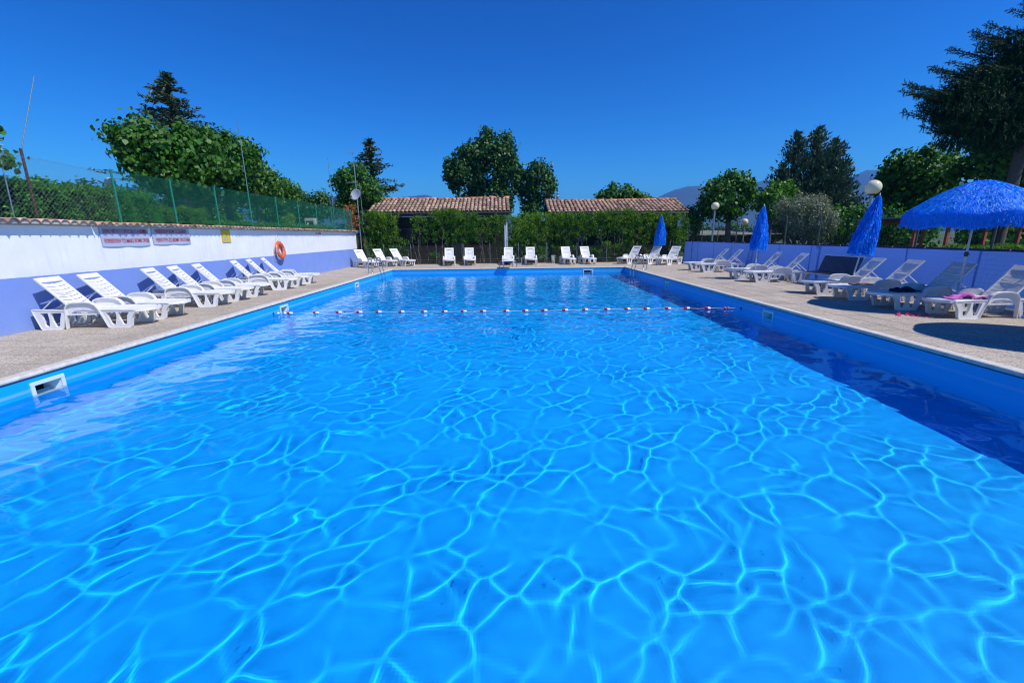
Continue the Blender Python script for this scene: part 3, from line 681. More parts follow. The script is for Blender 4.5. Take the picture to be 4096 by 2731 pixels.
# right fence with blue screen
rf = empty('screened_fence', (0, 0, 0), 0, 'wire panel fence with tall dark posts and blue shade cloth along the right deck', 'fence')
SX = 10.97
V = []; ys = np.linspace(2.0, 27.62, 180); zz = np.linspace(.03, 1.25, 12)
for j, z in enumerate(zz):
    for y in ys:
        sag = .012*math.sin((y-.9)*2*PI/1.0)*(z/1.25)**4*.6
        V.append((SX+.018*math.sin(y*1.1+z*.6)*math.sin(PI*j/11)+.003*math.sin(y*7.3+z*5), y, z+(sag if j == 11 else 0)))
n = len(ys); F = [(j*n+i, j*n+i+1, (j+1)*n+i+1, (j+1)*n+i) for j in range(11) for i in range(n-1)]
b = MB(); b.add(V, F, smooth=True); b.build('shade_cloth', M['screen'], rf, fix=False)
b = MB(); b.box((SX-.005, 14.8, 1.262), (.012, 25.64, .05)); b.build('hem', mat('navy_hem', (.006, .012, .11), .7), rf)
V = []; yend = np.linspace(SX, 11.3, 4)
for i in range(14):
    y = 27.5-i*1.93
    b = MB(); b.tube([(11.1, y, -.1), (11.1, y, 2.20), (11.08, y, 2.30), (11.02, y, 2.36)], .026, 8); b.build('post', M['greypole'], rf)
b = MB()
for z in np.arange(.1, 2.26, .1): b.tube([(11.07, 2.3, z), (11.07, 27.5, z)], .0018, 3, caps=False)
for y in np.arange(2.4, 27.5, .1): b.box((11.065, y, 1.15), (.0025, .0025, 2.2))
tag(b.build('wire_mesh', M['greypole'], rf, fix=False), kind='stuff')
b = MB()
for y in np.arange(2.6, 27.5, 1.0): b.box((SX-.012, y, 1.275), (.012, .02, .035))
tag(b.build('cable_ties', M['white'], rf), kind='stuff')

# low chain link fence at the far end of the deck
ff = empty('low_mesh_fence', (0, 0, 0), 0, 'low dark green chain link fence between far deck and laurel hedge', 'fence')
chain_link('m', lambda u, v, o: (-9.35+u, 28.02+o, .02+v), 20.3, 1.02, .075, .0028, mat('dark_green_wire', (.012, .05, .038), .5), ff)
for x in (-9.3, -7.9, -6.2, -4.6, -2.9, -1.2, .6, 2.4, 4.3, 6.2, 8.1, 10.2):
    b = MB(); b.tube([(x, 28.04, -.1), (x, 28.04, 1.25)], .018, 7); b.build('post', M['galv'], ff)
b = MB(); b.tube([(-9.35, 28.03, .28), (10.9, 28.03, .28)], .006, 5); b.build('tension_wire', M['galv'], ff)

# ------------------------------------------------------------------ cabins
rtm = mesh_of(cover_tile(.50, .125, .10, .02, 6), 'roof_tile', M['rooftile']); rdm = mesh_of(cover_tile(.46, .15, .135, .018, 6), 'ridge_tile', M['ridge'])
def cabin(x0, x1, ex0, ex1, rx0, rx1, ye, ze, yr, zr, label, nsag):
    r = empty('holiday_cabin', ((x0+x1)/2, ye+.6, 0), 0, label, 'cabin', 'tiled wooden cabins behind the hedge'); ox, oy = (x0+x1)/2, ye+.6
    D = 3.4
    # plank walls, plank by plank on the front and side
    for k in range(20):
        z = .12+k*.145
        b = MB(); b.box((0, 0, 0), (x1-x0, .035, .138)); me_ = None
        o = b.build('plank', M['wood'], r, bevel=.006); o.location = (0, 0, z)
    b = MB(); b.box((0, D/2+.03, 1.5), (x1-x0, D, 3.0)); b.build('wall', M['wood'], r)
    for (wx, ww, wz, wh) in ((-.28*(x1-x0), .9, 1.75, 1.0), (.12*(x1-x0), .9, 1.0, 2.0)):
        b = MB(); b.box((wx, -.03, wz), (ww, .05, wh)); f_ = b.build('window' if wh < 1.5 else 'door', M['fascia'], r)
        b = MB(); b.box((wx, -.06, wz), (ww-.14, .01, wh-.14)); b.build('pane', M['darkglass'], f_)
    # roof deck
    P = lambda x, y, z: (x-ox, y-oy, z)
    b = MB(); sl_ = [P(ex0, ye, ze), P(ex1, ye, ze), P(rx1, yr, zr), P(rx0, yr, zr), P(ex1, 2*yr-ye, ze), P(ex0, 2*yr-ye, ze)]
    sl2 = [(q[0], q[1], q[2]-.07) for q in sl_]
    b.add(sl_+sl2, [(0, 1, 2, 3), (3, 2, 4, 5), (6, 9, 8, 7), (9, 11, 10, 8), (0, 3, 9, 6), (1, 7, 8, 2), (0, 6, 7, 1), (5, 4, 10, 11), (3, 5, 11, 9), (2, 8, 10, 4)]); b.build('roof', mat('roof_underlay', (.06, .04, .03), .9), r)
    b = MB(); b.tube([P(ex0-.03, ye-.07, ze-.07), P(ex1+.03, ye-.07, ze-.07)], .065, 8); b.build('gutter', M['fascia'], r)
    b = MB(); b.box(P((ex0+ex1)/2, ye+.05, ze-.17), (ex1-ex0-.1, .04, .16)); b.build('fascia_board', M['fascia'], r)
    ncol = round((ex1-ex0)/.272); nrow = 6; dirv = Vector((0, yr-ye, zr-ze)); Ls = dirv.length; ang = math.atan2(zr-ze, yr-ye)
    for c in range(ncol):
        t = (c+.5)/ncol
        for w_ in range(nrow):
            s0 = w_/nrow; s1 = (w_+1)/nrow
            xe = ex0+(ex1-ex0)*t; xr_ = rx0+(rx1-rx0)*t; x = xe+(xr_-xe)*s0; x2 = xe+(xr_-xe)*s1
            sg = -.05*math.sin(PI*((t*nsag) % 1))*s0
            o = link('roof_tile', rtm, r); y = ye+(yr-ye)*s0-.04; z = ze+(zr-ze)*s0+.01+sg
            dx, dy, dz = x2-x, (yr-ye)/nrow, (zr-ze)/nrow; d = Vector((dx, dy, dz)); o.rotation_mode = 'XYZ'
            rz = math.atan2(dy, dx)+random.uniform(-.05, .05); ry = -math.atan2(dz, math.hypot(dx, dy))+.045
            o.rotation_euler = (0, ry, rz); o.location = P(x+random.uniform(-.012, .012), y, z+random.uniform(-.006, .01)); o.scale = (d.length/.44, 1, 1)
    nr = round((rx1-rx0)/.47)
    for i in range(nr):
        t = (i+.5)/nr; x = rx0+(rx1-rx0)*i/nr
        o = link('ridge_tile', rdm, r); o.location = P(x+.47 if False else x, yr, zr+.0-.05*math.sin(PI*((t*nsag) % 1))+random.uniform(-.004, .008)); o.rotation_euler = (0, .03*random.uniform(-1, 1), random.uniform(-.02, .02)); o.scale = ((rx1-rx0)/nr/.46*1.04, 1, 1)
    return r
c1 = cabin(-9.0, -.2, -9.45, .12, -9.2, .06, 30.2, 3.27, 32, 4.28, 'left wooden cabin with clay tile roof behind the hedge', 1)
c2 = cabin(3.0, 11.6, 2.62, 12.2, 2.56, 11.8, 30.2, 3.13, 32, 4.06, 'right wooden cabin with clay tile roof behind the hedge', 1)
b = MB(); b.lathe([(.10, 0), (.10, .22), (.16, .23), (.16, .27), (.09, .28), (.09, .36), (.13, .37), (.13, .41), (.0, .43)], 14, c=(-.43+4.6, 1.1, 4.15)); b.build('chimney', M['fascia'], c1)
b = MB(); b.lathe([(.09, 0), (.09, .35), (.11, .36), (.11, .4), (.045, .42), (.045, .55), (.13, .56), (.13, .58), (0, .6)], 14, c=(3.45-7.3, 1.15, 3.98)); b.build('chimney', M['galv'], c2)
b = MB(); b.tube([(4.9, -.55, 3.0), (4.72, -.35, 2.75), (4.6, -.1, 2.5), (4.6, -.1, .1)], .045, 8); b.build('downpipe', M['galv'], c2)
# twin pale pipes between the hedges
r = empty('twin_pipe_post', (-.19, 28.25, 0), 0, 'pair of pale upright pipes in front of the hedge behind the platform', 'pipe')
for x, h_ in ((-.05, 2.35), (.06, 2.48)):
    b = MB(); b.tube([(x, 0, -.1), (x, 0, h_)], .04, 8); b.build('pipe', M['rope'], r)
b = MB(); b.lathe([(.04, 0), (.075, .01), (.075, .05), (.0, .07)], 10, c=(.06, 0, 2.46)); b.build('cap', M['galv'], r)
r = empty('garden_lantern', (5.85, 28.9, 0), 0, 'small dark post lantern with pale cap standing inside the right hedge', 'lantern')
b = MB(); b.tube([(0, 0, -.1), (0, 0, 1.7)], .025, 8); b.build('post', M['greypole'], r)
b = MB(); b.lathe([(.03, 1.7), (.05, 1.95), (.09, 1.96), (.10, 1.99), (0, 2.05)], 10); b.build('lantern_head', M['galv'], r)

# ------------------------------------------------------------------ masts, dish, lamps, kiosk
r = empty('satellite_dish', (-9.46, 28.55, 0), 0, 'grey satellite dish and aerials on a tall mast at the end of the wall', 'antenna mast')
b = MB(); b.tube([(0, 0, 0), (0, 0, 4.0), (0, .0, 6.75)], [.045, .04, .02], 8); b.build('mast', M['galv'], r)
b = MB(); n = 26
prof = [(.355*t, .09*t*t) for t in np.linspace(.02, 1, 8)]+[(.362, .085)]+[(.35*t, .09*t*t-.015) for t in np.linspace(1, .02, 6)]
b.lathe(prof, n); o = b.build('reflector', M['dish'], r); o.location = (0, -.14, 4.25); o.rotation_euler = (R(68), 0, R(-14)); o.scale = (.92, 1, 1)
b = MB(); b.tube([(0, -.12, 3.95), (-.09, -.42, 3.98), (-.16, -.50, 4.10)], .014, 6); b.build('feed_arm', M['fascia'], r)
b = MB(); b.box((-.17, -.5, 4.15), (.05, .07, .09)); b.build('feed_horn', M['fascia'], r)
for z, x0, x1 in ((6.7, -.5, .12), (5.02, -.52, .16), (4.98, -.52, .16)):
    b = MB(); b.tube([(x0, -.04, z), (x1, -.04, z)], .010, 5)
    for i in range(7): b.tube([(x0+.06*i, -.16, z), (x0+.06*i, .08, z)], .004, 4)
    b.build('aerial', M['galv'], r)
b = MB(); b.tube([(.22, .1, 2.5), (.20, .1, 5.0)], .018, 6); b.build('side_pole', M['galv'], r)
def globe_lamp(x, y, zc, rad, z0, label):
    r = empty('globe_lamp', (x, y, z0), 0, label, 'lamp post', 'globe lamp posts')
    b = MB(); b.tube([(0, 0, 0), (0, 0, zc-z0-rad*.95)], .05 if rad > .2 else .04, 10); b.build('pole', M['galv'], r)
    b = MB(); b.lathe([(rad*math.sin(a), -rad*math.cos(a)) for a in np.linspace(.45, PI-.02, 14)], 24, c=(0, 0, zc-z0)); b.build('globe', M['globe'], r)
    b = MB(); b.lathe([(.05, -.03), (rad*.5, 0), (rad*.5, .035), (rad*.42, .04)], 16, c=(0, 0, zc-z0-rad*.95)); b.build('collar', M['fascia'], r)
globe_lamp(12.03, 15.0, 3.11, .235, 0, 'globe lamp on a post beside the nearer closed umbrella')
globe_lamp(11.9, 26, 3.22, .22, 0, 'globe lamp on a tall post near the right cabin corner')
globe_lamp(17.4, 33, 2.49, .24, 0, 'farther globe lamp partly hidden by leaves behind the right fence')
globe_lamp(-13.79, 16, 3.64, .16, 1.8, 'globe lamp behind the green fence left of the lime trees')
r = empty('meter_cabinet', (-11.6, 26.5, 1.8), 0, 'pale rounded meter cabinet behind the green fence', 'cabinet')
b = MB(); b.box((0, 0, .5), (.6, .45, 1.05)); b.build('case', M['kiosk'], r, bevel=.04)
b = MB(); b.box((.02, -.235, .52), (.42, .02, .7)); b.build('door', M['darkglass'], r)
b = MB(); b.box((-.09, -.25, .66), (.09, .006, .2)); b.build('notice', M['white'], r)
r = empty('roof_aerial', (-9.85, 9.05, 1.9), 0, 'spiky white television aerial on a thin pole at the left edge', 'aerial')
b = MB(); b.tube([(0, 0, 0), (-.0, .06, 1.75)], .012, 6); b.build('pole', M['galv'], r)
b = MB(); b.tube([(0, .02, 1.45), (0, .1, 1.9)], .014, 6)
for i in range(6):
    z = 1.35+i*.09; b.tube([(-.03, -.07, z), (.03, .14, z+.01)], .004, 4)
b.build('dipoles', M['rope'], r)
b = MB(); b.box((-.03, .06, 1.66), (.05, .05, .06)); b.build('junction_box', M['rust'], r)
r = empty('caravan_roof', (-12.9, 11.6, 1.8), 0, 'pale edge of a dark awning behind the hedge at the far left', 'awning')
b = MB(); b.box((0, 0, 1.36), (2.4, 3, .05), rot=Matrix.Rotation(R(9), 3, 'Y')); b.build('canopy', M['rope'], r)
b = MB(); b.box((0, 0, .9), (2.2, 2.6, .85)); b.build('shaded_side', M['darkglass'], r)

# open sided shelter and pergola behind the right fence
r = empty('board_shelter', (17.2, 34, 0), 0, 'low shelter with weathered grey board roof behind the right fence', 'shelter')
for i in range(9):
    b = MB(); b.box((0, -.9+i*.24, 1.76-.05*i*.0-.02*(i % 2)), (6.2, .235, .03), rot=Matrix.Rotation(R(-9), 3, 'X')); o = b.build('roof_board', M['roofgrey'], r); o.location.z = .035*i-.16
for x in (-2.9, -1, 1, 2.9):
    b = MB(); b.box((x, 0, .75), (.09, .09, 1.6)); b.build('post', M['wood'], r)
b = MB(); b.box((0, 1.1, .8), (6, .06, 1.4)); b.build('back_wall', M['darkglass'], r)
r = empty('orange_pergola', (17.2, 17.2, 0), 0, 'pergola with orange brown posts under the spruce behind the right fence', 'pergola')
for x, y in ((-1.48, 0), (-.2, 0), (1.27, 0), (2.6, 0), (-1.48, 2.6), (1.27, 2.6)):
    b = MB(); b.box((x, y, 1.0), (.10, .10, 2.0)); b.build('post', M['woodorange'], r, bevel=.006)
for y in (0, 2.6):
    b = MB(); b.box((.6, y, 2.05), (4.6, .09, .13)); b.build('beam', M['woodorange'], r)
for i in range(8):
    b = MB(); b.box((-1.5+i*.6, 1.3, 2.15), (.05, 3.0, .08)); b.build('rafter', M['wood'], r)
b = MB(); b.box((.6, 1.3, 2.22), (4.8, 3.1, .02)); b.build('roof_sheet', M['roofgrey'], r)
r = empty('garden_table', (16.9, 17.6, 0), 0, 'dark garden table with pale top under the pergola', 'table')
b = MB(); b.box((0, .0, .98), (.75, .6, .02)); b.build('table_top', M['concrete'], r)
b = MB(); b.box((0, 0, .5), (.66, .5, .94)); b.build('cabinet', M['dark'], r)

# ------------------------------------------------------------------ sun loungers
def lounger_proto():
    root = empty('sun_lounger')
    pm = M['plastic']
    def arc(cx, cz, r_, a0, a1, n=5): return [(cx+r_*math.cos(R(a0+(a1-a0)*i/n)), cz+r_*math.sin(R(a0+(a1-a0)*i/n))) for i in range(n+1)]
    def side(sy, parent):
        y0, y1 = sy*.30, sy*.345
        b = MB()
        # rear leg plate with two rounded windows
        outer = [(0, .40), (.02, .30), (.085, .05)]+arc(.13, .04, .04, 200, 270, 3)+arc(.44, .04, .04, 270, 340, 3)+[(.52, .16), (.57, .33), (.575, .365), (.3, .385)]
        h1 = [(.13, .335), (.155, .22)]+arc(.215, .11, .055, 190, 300, 5)+[(.265, .2), (.262, .335)]
        h2 = [(.31, .332), (.312, .18)]+arc(.375, .11, .055, 240, 350, 5)+[(.46, .22), (.50, .325)]
        b.prism(outer, [h1[::-1], h2[::-1]], y0, y1)
        # front leg plate
        o2 = [(1.19, .365), (1.22, .28), (1.29, .05)]+arc(1.335, .04, .04, 200, 270, 3)+arc(1.66, .04, .04, 270, 340, 3)+[(1.735, .2), (1.80, .30), (1.815, .345), (1.5, .36)]
        legs = [b]; b = MB(); legs.append(b)
        h3 = [(1.28, .315), (1.31, .2)]+arc(1.385, .115, .055, 190, 300, 5)+[(1.455, .2), (1.46, .315)]
        h4 = [(1.50, .315), (1.505, .2)]+arc(1.575, .115, .055, 240, 350, 5)+[(1.65, .22), (1.70, .31)]
        b.prism(o2, [h3[::-1], h4[::-1]], y0, y1)
        # raised flanges round the plates
        for ring, b in ((outer, legs[0]), (o2, legs[1])):
            pts = [(x, (y0+y1)/2, z) for x, z in ring]; V = []; n = len(pts)
            for i in range(n):
                p = Vector(pts[i]); q = Vector(pts[(i+1) % n]); c = (p+q)/2; d = q-p
                if d.length < .01: continue
                b.box(c, (d.length+.004, .062, .014), rot=Matrix.Rotation(-math.atan2(d.z, d.x), 3, 'Y'))
        legs[0].build('rear_leg', pm, parent); legs[1].build('front_leg', pm, parent)
        # arm rest: flat band arching over a recessed panel
        path = [(.535, 0), (.56, .25), (.585, .40), (.63, .475), (.70, .51), (.80, .52), (.95, .52), (1.05, .505), (1.12, .46), (1.17, .38), (1.225, .2), (1.29, 0)]
        b = MB(); V = []; n = len(path)
        for i, (x, z) in enumerate(path):
            a = Vector(path[min(i+1, n-1)])-Vector(path[max(i-1, 0)]); nrm = Vector((-a.y, a.x)).normalized(); w_ = .5 if 2 <= i <= n-3 else .42
            for (dy, dn) in ((-1, -.012), (1, -.012), (1, .012), (-1, .012)): V.append((x+nrm.x*dn, sy*.325+dy*.043*(w_/.5), z+nrm.y*dn))
        F = [(i*4+k, i*4+(k+1) % 4, (i+1)*4+(k+1) % 4, (i+1)*4+k) for i in range(n-1) for k in range(4)]+[(0, 1, 2, 3), ((n-1)*4+3, (n-1)*4+2, (n-1)*4+1, (n-1)*4)]
        b.add(V, F); b.build('armrest', pm, parent, bevel=.006)
        b = MB(); pn = [(.57, .27), (.585, .39), (.635, .465), (.71, .497), (.95, .507), (1.045, .49), (1.11, .445), (1.155, .37), (1.19, .27)]
        b.prism(pn, [[(.66, .305), (.72, .355), (.88, .375), (1.05, .355), (1.11, .305)][::-1]], sy*.318, sy*.33); b.build('arm_panel', pm, parent)
    for sy in (-1, 1): side(sy, root)
    # frame: side rails, cross bars, rounded foot rim
    b = MB()
    for sy in (-1, 1): b.box((.92, sy*.29, .345), (1.75, .05, .05))
    for x in (.03, .30, .62): b.box((x, 0, .345), (.05, .58, .035))
    n = 14; ring = []
    for i in range(n+1):
        a = -PI/2+PI*i/n; ring.append((1.72+.31*math.cos(a)**.8 if math.cos(a) > 0 else 1.72, .325*math.sin(a)))
    V = []
    for (x, y) in ring:
        nx_, ny_ = (x-1.72), y; l = math.hypot(nx_, ny_); nx_, ny_ = nx_/l, ny_/l
        V += [(x-nx_*.05, y-ny_*.05, .365), (x, y, .365), (x+nx_*.006, y+ny_*.006, .31), (x-nx_*.02, y-ny_*.02, .31)]
    b.add(V, [(i*4+k, i*4+(k+1) % 4, (i+1)*4+(k+1) % 4, (i+1)*4+k) for i in range(n) for k in range(4)])
    b.build('frame', pm, root, bevel=0)
    # seat: outer strip plus curved slats
    seat = None
    b = MB()
    for sy in (-1, 1): b.box((1.19, sy*.262, .366), (1.10, .03, .018))
    b.box((1.2, 0, .345), (1.2, .025, .03)); b.box((.70, 0, .366), (.06, .5, .016))
    seat = b.build('seat', pm, root)
    def slat(wd, dp):
        q = MB(); n = 8; V = []
        for i in range(n+1):
            t = i/n*2-1; y = t*wd/2; z = -.022*(1-t*t); xo = .02*(1-t*t)
            V += [(-dp/2+xo, y, z+.007), (dp/2+xo, y, z+.007), (dp/2+xo, y, z-.007), (-dp/2+xo, y, z-.007)]
        q.add(V, [(i*4+k, i*4+(k+1) % 4, (i+1)*4+(k+1) % 4, (i+1)*4+k) for i in range(n) for k in range(4)]+[(0, 1, 2, 3), (n*4+3, n*4+2, n*4+1, n*4)], smooth=False)
        return mesh_of(q, 'slat', pm)
    sm = slat(.50, .094); x = .79
    for i in range(9):
        o = link('slat', sm, seat); o.location = (x+i*.108, 0, .372)
    q = MB(); pts = [(1.70, -.25), (1.70, .25)]+[(1.72+.255*math.cos(a), .26*math.sin(a)) for a in np.linspace(PI/2, -PI/2, 9)]
    q.add([(p[0], p[1], .368) for p in pts]+[(p[0], p[1], .352) for p in pts], [tuple(range(len(pts))), tuple(range(len(pts), 2*len(pts)))[::-1]]+[(i, (i+1) % len(pts), len(pts)+(i+1) % len(pts), len(pts)+i) for i in range(len(pts))])
    q.build('foot_slat', pm, seat)
    # back rest
    piv = Vector((.68, 0, .345)); ang = R(49)
    back = bpy.data.objects.new('backrest', None)
    q = MB()
    Lb = .86
    for sy in (-1, 1): q.box((Lb/2, sy*.258, 0), (Lb, .034, .03))
    hd = [(Lb-.115, -.24), (Lb-.115, .24), (Lb-.03, .272)]+[(Lb-.03+.03*math.cos(a), .245+.027*math.sin(a)) for a in (1.2, .6, .1)]+[(Lb, -.245)]+[(Lb-.03+.03*math.cos(a), -.245+.027*math.sin(a)) for a in (-.6, -1.2)]+[(Lb-.03, -.272)]
    k = len(hd); q.add([(p[0], p[1], .012) for p in hd]+[(p[0], p[1], -.012) for p in hd], [tuple(range(k)), tuple(range(k, 2*k))[::-1]]+[(i, (i+1) % k, k+(i+1) % k, k+i) for i in range(k)])
    q.box((Lb*.42, 0, -.022), (Lb*.84, .022, .02)); q.box((.015, 0, 0), (.035, .5, .028))
    back = q.build('backrest', pm, root)
    Mx = Matrix.Translation(piv) @ Matrix.Rotation(-(PI-ang), 4, 'Y'); back.matrix_local = Mx @ Matrix.Rotation(PI, 4, 'X')
    sb = slat(.495, .074)
    # slats face the sitter (local -z after the flip)
    for i in range(8):
        o = link('slat', sb, back); o.location = (.075+i*.0885, 0, 0); o.rotation_euler = (0, 0, PI); 
    # props
    q = MB()
    for sy in (-1, 1): q.tube([(.40, sy*.2, .66), (.06, sy*.2, .37)], .011, 6)
    q.tube([(.40, -.24, .66), (.40, .24, .66)], .010, 6); q.build('prop_bar', pm, root)
    q = MB()
    for i in range(3): q.box((.12+i*.09, 0, .362), (.02, .52, .02))
    q.build('ratchet_bar', pm, root)
    return root
proto = lounger_proto()
def place(o, x, y, ang, label, group):
    o.location = (x, y, 0); o.rotation_euler = (0, 0, R(ang)); tag(o, label, 'sun lounger', group)
GL, GR, GF = 'white sun loungers along the left wall', 'white sun loungers along the blue screen', 'white sun loungers in front of the far hedge'
LNG = [
 (-9.32, 8.73, 7, 'white sun lounger nearest the camera in the left wall row', GL), (-9.32, 9.58, 8, 'second nearest white sun lounger of the left wall row', GL),
 (-9.32, 11.18, 12, 'white sun lounger just past the first gap in the left wall row', GL), (-9.31, 12.0, 15, 'middle lounger of the group of three along the left wall', GL),
 (-9.31, 12.92, 16, 'white sun lounger before the second gap in the left wall row', GL), (-9.31, 14.68, 16, 'white sun lounger just past the second gap, near the yellow notice', GL),
 (-9.31, 15.55, 17, 'white sun lounger between two others left of the orange lifebuoy', GL), (-9.31, 16.47, 19, 'white sun lounger farthest along the left wall, below the lifebuoy', GL),
 (-9.02, 26.35, -43, 'white sun lounger in the far left corner beside the wall end', GF), (-8.2, 27.3, -43, 'angled white sun lounger second from the left end of the hedge row', GF),
 (-7.25, 27.5, -40, 'angled white sun lounger third from the left end, beside the ladder', GF), (-3.75, 27.85, -84, 'left one of the two loungers standing centre left before the hedge', GF),
 (-2.5, 27.85, -84, 'right one of the two loungers standing centre left before the hedge', GF), (-.03, 27.85, -91, 'white sun lounger directly behind the starting platform', GF),
 (1.33, 27.85, -90, 'white sun lounger between the platform and the pale bucket', GF), (3.5, 27.8, -86, 'white sun lounger just right of the pale bucket', GF),
 (4.68, 27.8, -85, 'white sun lounger above the far wall skimmer', GF), (8.0, 27.35, -137, 'angled white sun lounger left of the far closed umbrella', GF),
 (9.1, 26.85, -138, 'angled white sun lounger with the far closed umbrella behind it', GF), (9.9, 25.95, -138, 'angled white sun lounger at the corner of hedge and blue screen', GF),
 (10.42, 20.82, 168, 'white sun lounger farthest along the blue screen', GR), (10.52, 19.72, 168, 'white sun lounger second farthest along the blue screen', GR),
 (10.36, 16.62, 168, 'white sun lounger left of the middle closed umbrella pole', GR), (10.45, 15.32, 168, 'white sun lounger between middle umbrella and dark bench', GR),
 (10.34, 12.06, 169, 'white sun lounger at the foot of the nearer closed umbrella', GR), (10.38, 11.0, 171, 'white sun lounger with folded mauve towel', GR),
 (10.27, 9.72, 178, 'white sun lounger with dark towel under the open umbrella', GR), (10.57, 8.73, 180, 'white sun lounger with lilac towel nearest the camera on the right', GR)]
for i, a in enumerate(LNG): place(proto if i == 0 else copy_tree(proto), *a)

# towels
def cloth(name, c, L_, W_, z, ang, m, label, seed, bump):
    g = np.random.default_rng(seed); nx_, ny_ = 22, 12; V = []; F = []
    cs = g.uniform(-1, 1, (7, 4))
    for s in (0, 1):
        for j in range(ny_+1):
            for i in range(nx_+1):
                u, v = i/nx_, j/ny_; e = 1-.25*abs(math.sin(u*5+seed))*(v*2-1)**2
                h = bump*abs(sum(math.sin((a*u+b_*v)*9+c_*5)*.5 for a, b_, c_, d_ in cs))*.5*(math.sin(PI*u)**.5)*(.4+.6*u)
                V.append(((u-.5)*L_, (v-.5)*W_*e+.03*math.sin(u*7), z+h+(.012 if s == 0 else .0)))
    n = nx_+1; m_ = n*(ny_+1)
    for j in range(ny_):
        for i in range(nx_): q = (j*n+i, j*n+i+1, (j+1)*n+i+1, (j+1)*n+i); F += [q, tuple(k+m_ for k in q[::-1])]
    rim = [i for i in range(n)]+[j*n+nx_ for j in range(1, ny_+1)]+[ny_*n+i for i in range(nx_-1, -1, -1)]+[j*n for j in range(ny_-1, 0, -1)]
    F += [(rim[i], rim[(i+1) % len(rim)], rim[(i+1) % len(rim)]+m_, rim[i]+m_) for i in range(len(rim))]
    b = MB(); b.add(V, F, smooth=True); o = b.build(name, m); o.location = (c[0], c[1], 0); o.rotation_euler = (0, 0, R(ang)); return tag(o, label, 'towel', 'towels left on the loungers')
cloth('towel', (9.1, 8.6), .62, .34, .375, 176, M['lilac'], 'crumpled lilac towel lying on the nearest right lounger', 3, .2)
cloth('towel', (8.95, 9.72), .55, .36, .375, 178, M['darktowel'], 'black towel bundled on the lounger under the open umbrella', 5, .16)
cloth('towel', (9.2, 11.22), .62, .30, .375, 170, M['mauve'], 'folded dull mauve towel on the lounger behind the pole', 8, .03)

# sandals
def sandal(x, y, ang, label):
    r = empty('flip_flop', (x, y, 0), R(ang), label, 'sandal', 'pink flip flops beside the right loungers')
    pts = [(.115*math.cos(a)*(1 if math.cos(a) > 0 else .95), (.042 if math.cos(a) > 0 else .034)*math.sin(a)) for a in np.linspace(0, 2*PI, 18)[:-1]]
    b = MB(); b.prism([(p[0], p[1]) for p in pts], [], 0, .018, tf=lambda X, Y, Z: (X, Z, Y)); b.build('sole', M['pink'], r)
    b = MB(); b.tube([(.065, 0, .015), (.03, 0, .04), (-.02, .03, .035), (-.04, .036, .012)], .007, 6); b.tube([(.065, 0, .015), (.03, 0, .04), (-.02, -.03, .035), (-.04, -.036, .012)], .007, 6)
    b.build('strap', M['crimson'], r)
    b = MB(); b.lathe([(.001, .03), (.022, .035), (.026, .05), (.012, .062), (.001, .064)], 9, c=(.03, 0, 0)); b.build('bow', M['crimson'], r)
for a in ((8.12, 8.87, 60, 'leftmost pink flip flop on the deck'), (8.33, 8.87, 20, 'second pink flip flop with a large crimson bow, toes to the pool'),
          (8.36, 8.76, 15, 'pink flip flop lying in front of the crimson bow one'), (8.52, 8.72, -10, 'rightmost pink flip flop touching the lounger shadow')): sandal(*a)

# dark rattan bench
r = empty('rattan_bench', (10.45, 14.0, 0), 0, 'dark woven rattan bench with pale metal frame against the blue screen', 'bench')
def weave(L_, H_, name, loc, rot, par):
    b = MB(); n = int(H_/.03)
    for i in range(n): b.box((0, 0, -H_/2+(i+.5)*H_/n), (.012, L_, H_/n*.78))
    m_ = int(L_/.09)
    for i in range(m_+1): b.box((.004, -L_/2+i*L_/m_, 0), (.012, .014, H_))
    o = b.build(name, M['rattan'], par); o.location = loc; o.rotation_euler = rot; return o
weave(1.6, .58, 'woven_back', (.16, .05, .66), (0, R(18), 0), r); weave(1.75, .5, 'woven_seat', (-.16, .05, .415), (0, R(88), 0), r)
for y in (-.80, .90):
    b = MB(); b.tube([(-.38, y, 0), (-.38, y, .40), (.1, y, .41), (.27, y, .94)], .018, 7); b.tube([(.14, y, 0), (.08, y, .40)], .018, 7); b.build('side_frame', M['polewhite'], r)
b = MB(); b.tube([(-.40, -.82, .385), (-.40, .92, .385)], .018, 7); b.tube([(.26, -.8, .945), (.26, .9, .945)], .014, 7); b.build('rail', M['polewhite'], r)

# bucket, tube, paver
r = empty('waste_bucket', (2.77, 27.55, 0), 0, 'translucent pale plastic bucket standing by the hedge', 'bucket')
b = MB(); b.lathe([(.001, 0), (.10, 0), (.135, .46), (.145, .46), (.145, .48), (.13, .48), (.096, .012), (.001, .012)], 18); b.build('bucket_body', M['bucket'], r)
b = MB(); b.tube([(.8, 27.6, 0), (.8, 27.6, .34)], .035, 10); tag(b.build('white_pipe_stub', M['white']), 'short white upright pipe stub beside the far deck', 'pipe')
b = MB(); b.box((.66, 26.6, .035), (.38, .3, .07)); tag(b.build('loose_paver', M['concrete'], bevel=.015), 'loose pale paving stone lying on the far deck', 'paving stone')
for k, (x, y, s_) in enumerate(((-.15, 27.0, .16),)):
    b = MB(); b.lathe([(.001, 0), (s_*.7, .01), (s_, .1), (s_*.8, .2), (.001, .22)], 14, c=(x, y, 0)); tag(b.build('blue_ball', mat('blue_rubber', (.01, .05, .25), .4)), 'dark blue ball under the lounger behind the platform', 'ball')

